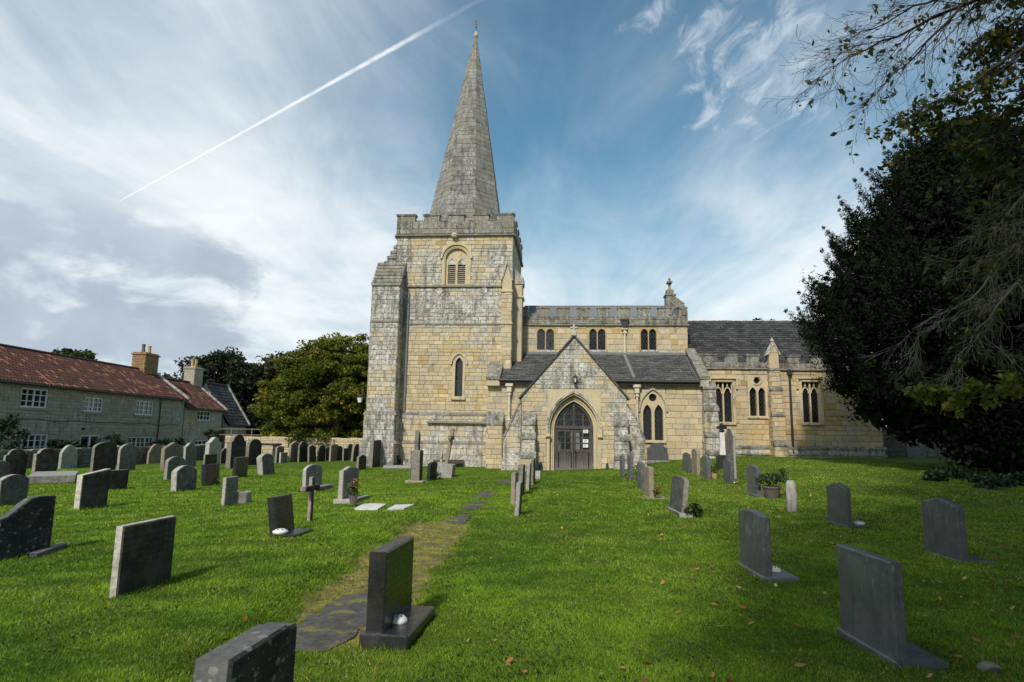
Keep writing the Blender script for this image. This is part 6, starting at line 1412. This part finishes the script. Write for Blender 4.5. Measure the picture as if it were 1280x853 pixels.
# ---- the tree whose boughs reach in from the right
tw = MB(); tw2 = MB(); lv = []
def sprout(a, d, L, r, depth, leafp, droop=.0, kink=.28):
    """a crooked twig with side shoots"""
    n = 5 if depth > 1 else 4; pts = [Vector(a)]; d = Vector(d).normalized(); rs = [r]
    for i in range(n):
        d = (d + Vector((rng.uniform(-1, 1), rng.uniform(-1, 1), rng.uniform(-1, 1) - droop)) * kink * .6).normalized(); pts.append(pts[-1] + d * L / n); rs.append(r * (1 - .8 * (i + 1) / n))
        if depth > 0 and i > 0:
            for _ in range(1 if rng.random() < .7 else 2):
                sd = (d + Vector((rng.uniform(-1, 1), rng.uniform(-1, 1), rng.uniform(-1, 1) - droop)) * .85).normalized(); sprout(pts[-1], sd, L * rng.uniform(.38, .66), rs[-1] * .7, depth - 1, leafp, droop, kink)
        if rng.random() < leafp:
            for _ in range(rng.randint(1, 3)): lv.append(pts[-1] + Vector((rng.uniform(-1, 1), rng.uniform(-1, 1), rng.uniform(-1.2, .4))) * .07)
    tw.tube(pts, [max(.0022, q) for q in rs], 4 if r < .02 else 6, cap=False)
def bough(ctrl, r0, r1, shoots, L, depth, leafp, droop=0.0, fwd=None):
    P_ = [Vector(c) for c in ctrl]; pts = []
    for i in range(len(P_) - 1):
        for k in range(5): q = P_[i].lerp(P_[i + 1], k / 5) + Vector((rng.uniform(-1, 1), rng.uniform(-1, 1), rng.uniform(-1, 1))) * .035; pts.append(q)
    pts.append(P_[-1]); n = len(pts); tw.tube(pts, [r0 + (r1 - r0) * i / (n - 1) for i in range(n)], 7)
    for s in range(shoots):
        i = min(n - 2, int(n * (.25 + .75 * s / shoots))); d = (pts[i + 1] - pts[i]).normalized(); sd = (d * .9 + Vector((rng.uniform(-1, 1), rng.uniform(-.7, .7), rng.uniform(-1, .7))) * .8).normalized()
        sprout(pts[i], sd, L * rng.uniform(.6, 1.2) * (1 - .4 * i / n), (r0 + (r1 - r0) * i / n) * .5, depth, leafp, droop)
TX, TY = 11.8, 7.6; tz = gzf(TX, TY)
bough([(TX, TY, 6.0), at(1330, -30, 8.2), at(1230, -5, 8.6), at(1120, 45, 9.0), at(1030, 88, 9.4)], .055, .005, 26, 1.15, 2, .02, .10)
bough([(TX, TY, 6.6), at(1340, -100, 7.8), at(1240, -40, 8.2), at(1160, 55, 8.6), at(1095, 112, 8.8)], .05, .005, 24, 1.05, 2, .025, .12)
bough([(TX, TY, 6.4), at(1340, -60, 8.4), at(1230, -20, 8.8), at(1140, 10, 9.2), at(1062, 50, 9.5)], .045, .005, 22, .9, 2, .02, .10)
bough([(TX, TY, 6.3), at(1350, 20, 8.0), at(1260, 70, 8.3), at(1190, 122, 8.6), at(1140, 140, 8.7)], .05, .006, 22, .9, 2, .2, .15)
bough([(TX, TY, 5.6), at(1350, 90, 7.6), at(1275, 120, 8.0), at(1225, 175, 8.4)], .045, .006, 18, .85, 2, .2, .15)
bough([(TX, TY, 6.0), at(1340, 0, 9.0), at(1285, 30, 9.4), at(1235, 70, 9.6)], .05, .006, 18, .9, 2, .2, .15)
bough([(TX, TY, 6.2), at(1340, -40, 8.6), at(1290, 0, 8.9), at(1262, 40, 9.0)], .05, .006, 14, .8, 2, .22, .15)
tw, tw2 = tw2, tw
bough([(TX, TY, 4.6), at(1340, 250, 8.6), at(1270, 300, 8.9), at(1215, 370, 9.0), at(1140, 412, 9.2)], .035, .003, 20, .95, 2, .03, .12)
bough([(TX, TY, 4.2), at(1340, 300, 8.2), at(1275, 350, 8.6), at(1225, 410, 8.9), at(1190, 455, 9.0)], .032, .003, 18, .85, 2, .05, .18)
bough([(TX, TY, 4.8), at(1345, 180, 8.4), at(1280, 240, 8.7), at(1235, 300, 8.9)], .035, .004, 18, .9, 2, .10, .12)
lvb = lv; lv = []
bough([(TX, TY, 3.4), at(1345, 470, 8.3), at(1270, 486, 8.6), at(1210, 488, 8.8), at(1168, 490, 9.0)], .022, .003, 16, .4, 1, 1.0, .0)
lvs, lv = lv, lvb
bt_ = empty('overhanging_tree', (TX, TY, tz)); tag(bt_, 'bare twigged deciduous tree whose boughs hang in over the lawn edge', 'tree')
m = MB(); limb_tube(m, (0, 0, -.3), (.3, -.2, 7.5), .38, .2, .02, 7, 10); m.build('trunk', 'bark', bt_)
for mb_, mt_ in ((tw2, 'silhouette_twig'), (tw, 'twig')):
    twm = mb_.build('boughs', mt_, None, kind='stuff'); twm.parent = bt_; twm.matrix_parent_inverse = Matrix.Translation((-TX, -TY, -tz))
lp = np.array([tuple(q) for q in lv]); lo_ = np_mesh('leaves', leaf_quads(lp, .055, .5, np.array([0, -.2, .3])), 4, rtint(len(lp)), 'branch_leaf', None, kind='stuff'); lo_.parent = bt_; lo_.matrix_parent_inverse = Matrix.Translation((-TX, -TY, -tz))
lp = np.array([tuple(q) for q in lvs]); lo_ = np_mesh('leaves', leaf_quads(lp, .06, .6, np.array([0, -.4, .9])), 4, rtint(len(lp)), 'lit_spray_leaf', None, kind='stuff'); lo_.parent = bt_; lo_.matrix_parent_inverse = Matrix.Translation((-TX, -TY, -tz))
# upper crown, above and right of the view
cl = []; rad = []
while len(cl) < 130:
    u_ = Vector(nrng.normal(size=3)).normalized() * rng.uniform(.6, 1); q = (u_.x * 4.6, u_.y * 4.6, 10.5 + u_.z * 3.0)
    x_, y_ = proj((q[0] + TX, q[1] + TY, q[2] + tz)) if q[1] + TY > 1 else (9999, 0)
    if x_ < 1330 and y_ > -60: continue
    cl.append(q); rad.append(rng.uniform(.5, 1.1))
p, u = crown_pts(cl, rad, 60, .7); np_mesh('crown', leaf_quads(p, .10, .55, u * .4 + np.array([0, 0, .5])), 4, leaf_tints(len(cl), 60), 'branch_leaf', bt_)
# trees standing behind the camera: they shade the right of the lawn
SHADE = [(3.4, -3.0, 7.4, 4.4), (10.2, 1.2, 8.2, 5.0), (17.5, 4.5, 7.8, 5.0)]
for i, (x, y, cz_, R_) in enumerate(SHADE):
    broadleaf('lime_tree', ['spreading lime tree near the mossy path, shading the granite headstones', 'spreading lime tree standing over the large flat topped granite headstone', 'spreading lime tree beside the bare twigged overhanging tree'][i], (x, y, 0), 11, cz_ + 1.5, (R_, R_, 5.6), 300, 60, .17, 'shade_leaf', 1.0, .35)

# ------------------------------------------------------------------ path of sunken slabs
path = MB(); ys = np.arange(4.9, 12.6, .1); V = []
for i, y in enumerate(ys):
    xc = float(np.interp(y, PATH_Y, PATH_X)); w = .52 + .06 * math.sin(y * 3.1) + .04 * math.sin(y * 7.3)
    if y < 5.6: w *= .6
    if y > 11.4: w *= max(.1, 1 - (y - 11.4) / 1.3)
    for k in range(9):
        s = k / 8 * 2 - 1; x = xc + s * w; V.append((x, y, gzf(x, y) + .008 + .022 * noise.noise(Vector((x * 5, y * 5, 0)))))
n9 = 9; path.add(V, [(i * n9 + k, i * n9 + k + 1, (i + 1) * n9 + k + 1, (i + 1) * n9 + k) for i in range(len(ys) - 1) for k in range(8)])
po = path.build('path', 'moss', smooth=True); tag(po, kind='structure')
SLABS = [[(358, 812), (415, 815), (470, 778), (470, 744), (430, 745), (372, 782)], [(556, 655), (580, 656), (590, 644), (572, 645)], [(574, 637), (596, 638), (608, 628), (586, 629)], [(591, 622), (612, 622), (622, 615), (603, 615.5)], [(620, 605), (638, 604), (640, 600), (626, 600.5)]]
SLP = []
for i, c in enumerate(SLABS):
    pts = [G(*q) for q in c]; fine_ = []
    for j in range(len(pts)):
        a, b = pts[j], pts[(j + 1) % len(pts)]
        for k in range(5): q = a.lerp(b, k / 5); fine_.append(q + Vector((rng.uniform(-1, 1), rng.uniform(-1, 1), 0)) * (.02 + .02 * (i == 0)))
    z = min(q.z for q in fine_); SLP.append([(q.x, q.y) for q in fine_]); m = MB(); m.prism([(q.x, q.y, gzf(q.x, q.y) - .05) for q in fine_], (0, 0, .066)); m.build('paving_slab', 'paving', po)

# ------------------------------------------------------------------ grass
def inside(px_, py_, poly):
    r = np.zeros(len(px_), bool); n = len(poly)
    for i in range(n):
        (x1, y1), (x2, y2) = poly[i], poly[(i + 1) % n]; c = ((y1 > py_) != (y2 > py_)) & (px_ < (x2 - x1) * (py_ - y1) / ((y2 - y1) or 1e-9) + x1); r ^= c
    return r
NB = 1400000
rr = 2.3 * np.exp(nrng.random(NB) * math.log(34 / 2.3)); th = nrng.uniform(-.86, .80, NB); bx_ = rr * np.sin(th); by_ = rr * np.cos(th)
def vnoise(x, y, s, seed):
    g = np.random.default_rng(seed).random((128, 128)); x = x * s + 500; y = y * s + 500; xi = np.floor(x).astype(int); yi = np.floor(y).astype(int); fx = x - xi; fy = y - yi
    fx = fx * fx * (3 - 2 * fx); fy = fy * fy * (3 - 2 * fy); q = lambda a, b: g[a % 128, b % 128]
    return (q(xi, yi) * (1 - fx) + q(xi + 1, yi) * fx) * (1 - fy) + (q(xi, yi + 1) * (1 - fx) + q(xi + 1, yi + 1) * fx) * fy
def fbm(x, y, s, seed, o=4): return sum(vnoise(x, y, s * 2 ** i, seed + i) * .55 ** i for i in range(o)) / sum(.55 ** i for i in range(o)) - .5
keep = np.ones(NB, bool)
for poly in SLP: keep &= ~inside(bx_, by_, poly)
xc = np.interp(by_, PATH_Y, PATH_X) + .16 * fbm(bx_, by_, 2.5, 40); onp = (np.abs(bx_ - xc) < .48) & (by_ > 5.0) & (by_ < 11.8); keep &= ~(onp & (nrng.random(NB) < .74 + 1.0 * fbm(bx_, by_, 3.0, 44)))
for (x, y, L, T, rz) in GRAVES:
    dx_ = bx_ - x; dy_ = by_ - y; a = dx_ * math.cos(rz) + dy_ * math.sin(rz); b = -dx_ * math.sin(rz) + dy_ * math.cos(rz); keep &= ~((np.abs(a) < L / 2) & (np.abs(b) < T / 2))
cv = (bx_ - CH_O.x) * CD.x + (by_ - CH_O.y) * CD.y; cu = (bx_ - CH_O.x) * CU.x + (by_ - CH_O.y) * CU.y
keep &= ~(((cv > -.8) & (cu > -3.4) & (cu < 3.3)) | ((cv > 2.2) & (cu > -4.5) & (cu < 7.2)) | ((cv > 3.0) & (cu > -11.5) & (cu < -3)) | ((cv > 4.7) & (cu > 6))); keep &= bx_ > -20.5
bare = fbm(bx_, by_, 1.1, 61); keep &= ~((bare < -.23) & (nrng.random(NB) < .6))
bx_, by_, rr, onp = bx_[keep], by_[keep], rr[keep], onp[keep]; n_ = len(bx_); bz = gz(bx_, by_)
lod = np.clip(rr / 5.0, 1, 3.4)
tuss = fbm(bx_, by_, 2.2, 5) * 2 + fbm(bx_, by_, 7.0, 9, 3) * 1.6
west = nsst(.5, -2.5, bx_); ph = (by_ * .93 - bx_ * .36) * 7.4 + 5 * fbm(bx_, by_, .5, 17, 2); stripe = np.sin(ph) * (.3 + .7 * west) * (.4 + 1.0 * np.clip(fbm(bx_, by_, .8, 23) + .25, 0, .6))
h = nrng.uniform(.010, .027, n_) * (1 + .4 * tuss + .1 * stripe) * np.power(lod, .3); edgeb = np.abs(np.abs(bx_ - np.interp(by_, PATH_Y, PATH_X)) - .55) < .09; h = np.where(edgeb & (by_ < 13), h * 1.6, h)
for (x, y, L, T, rz) in GRAVES:
    dx_ = bx_ - x; dy_ = by_ - y; a = np.abs(dx_ * math.cos(rz) + dy_ * math.sin(rz)) - L / 2; b = np.abs(-dx_ * math.sin(rz) + dy_ * math.cos(rz)) - T / 2; h = np.where(np.maximum(a, b) < .07, h * 1.9, h)
h = np.clip(h, .008, .075)
ang = nrng.uniform(0, 2 * math.pi, n_); lean = nrng.uniform(.4, 1.6, n_) * h; ld = .6 + nrng.normal(0, 2.2, n_) + .9 * stripe + 2 * fbm(bx_, by_, 1.6, 31, 2)
w = nrng.uniform(.0022, .0048, n_) * lod
ax_ = np.cos(ang) * w; ay_ = np.sin(ang) * w; tx_ = bx_ + np.cos(ld) * lean; ty_ = by_ + np.sin(ld) * lean
Q = np.empty((n_, 3, 3)); Q[:, 0] = np.stack([bx_ - ax_, by_ - ay_, bz - .006], -1); Q[:, 1] = np.stack([bx_ + ax_, by_ + ay_, bz - .006], -1); Q[:, 2] = np.stack([tx_, ty_, bz + h], -1)
tn = np.empty((n_, 3)); pat = fbm(bx_, by_, .35, 71) * 2 + fbm(bx_, by_, 1.4, 77) * 1.4; tn[:, 0] = np.clip(.5 + .32 * nrng.normal(size=n_) + .25 * tuss, 0, 1)
tn[:, 1] = np.clip(.42 + .26 * stripe + .5 * pat + .9 * fbm(bx_, by_, 4.0, 55, 3) + .20 * west + .2 * nrng.normal(size=n_), 0, 1)
dry = np.clip(nrng.random(n_) ** 2.6 * .95 + .42 * np.clip(fbm(bx_, by_, .9, 91) * 2, -.4, 1) + .20 * nsst(1, 8, bx_), 0, 1); tn[:, 2] = np.where(onp, .9, dry)
go = np_mesh('grass', Q.reshape(-1, 3), 3, tn, 'grass_blade', kind='stuff'); tag(go, 'short mown green grass of the churchyard lawn', 'grass', kind='stuff')
# clover and daisy leaves, low broad leaves through the near lawn
NC = 26000; r_ = 2.3 * np.exp(nrng.random(NC) * math.log(18 / 2.3)); t_ = nrng.uniform(-.8, .8, NC); x_ = r_ * np.sin(t_); y_ = r_ * np.cos(t_); k_ = (np.sin(x_ * 1.7 + 1) * np.sin(y_ * 1.3 + 2) + .7 * np.sin(x_ * 4.1 - y_ * 2.2)) > .35
for poly in SLP: k_ &= ~inside(x_, y_, poly)
x_, y_ = x_[k_], y_[k_]; p = np.stack([x_, y_, gz(x_, y_) + nrng.uniform(.012, .035, len(x_))], -1); ft = rtint(len(p)); ft[:, 2] *= .6
fo = np_mesh('clover', leaf_quads(p, .013, .75, np.array([0, 0, 1.6])), 4, ft, 'bush_leaf', kind='stuff'); tag(fo, 'patches of clover and daisy leaves in the lawn', 'clover', kind='stuff')
# fallen leaves
NL = 5200; r_ = 2.4 * np.exp(nrng.random(NL) * math.log(24 / 2.4)); t_ = nrng.uniform(-.85, .82, NL); x_ = r_ * np.sin(t_); y_ = r_ * np.cos(t_); k_ = nrng.random(NL) < np.clip(.10 + .10 * x_, .04, .9)
x_, y_ = x_[k_], y_[k_]; n_ = len(x_); p = np.stack([x_, y_, gz(x_, y_) + nrng.uniform(.02, .045, n_)], -1)
s_ = nrng.uniform(.014, .04, n_); nr = nrng.normal(size=(n_, 3)) * .35 + np.array([0, 0, 1]); nr /= np.linalg.norm(nr, axis=1)[:, None]; a = np.cross(nr, nrng.normal(size=(n_, 3))); a /= np.linalg.norm(a, axis=1)[:, None]; b = np.cross(nr, a)
Q = np.empty((n_, 6, 3)); 
for j, (ka, kb, kn) in enumerate(((-1, 0, .15), (-.35, .5, .25), (.4, .42, .2), (1.05, 0, .35), (.4, -.42, .2), (-.35, -.5, .25))): Q[:, j] = p + a * (ka * s_)[:, None] + b * (kb * s_)[:, None] + nr * (kn * s_)[:, None]
lf = np_mesh('fallen_leaves', Q.reshape(-1, 3), 6, rtint(n_), 'fallen_leaf', kind='stuff'); tag(lf, 'scattered orange and brown autumn leaves on the lawn', 'leaves', kind='stuff')
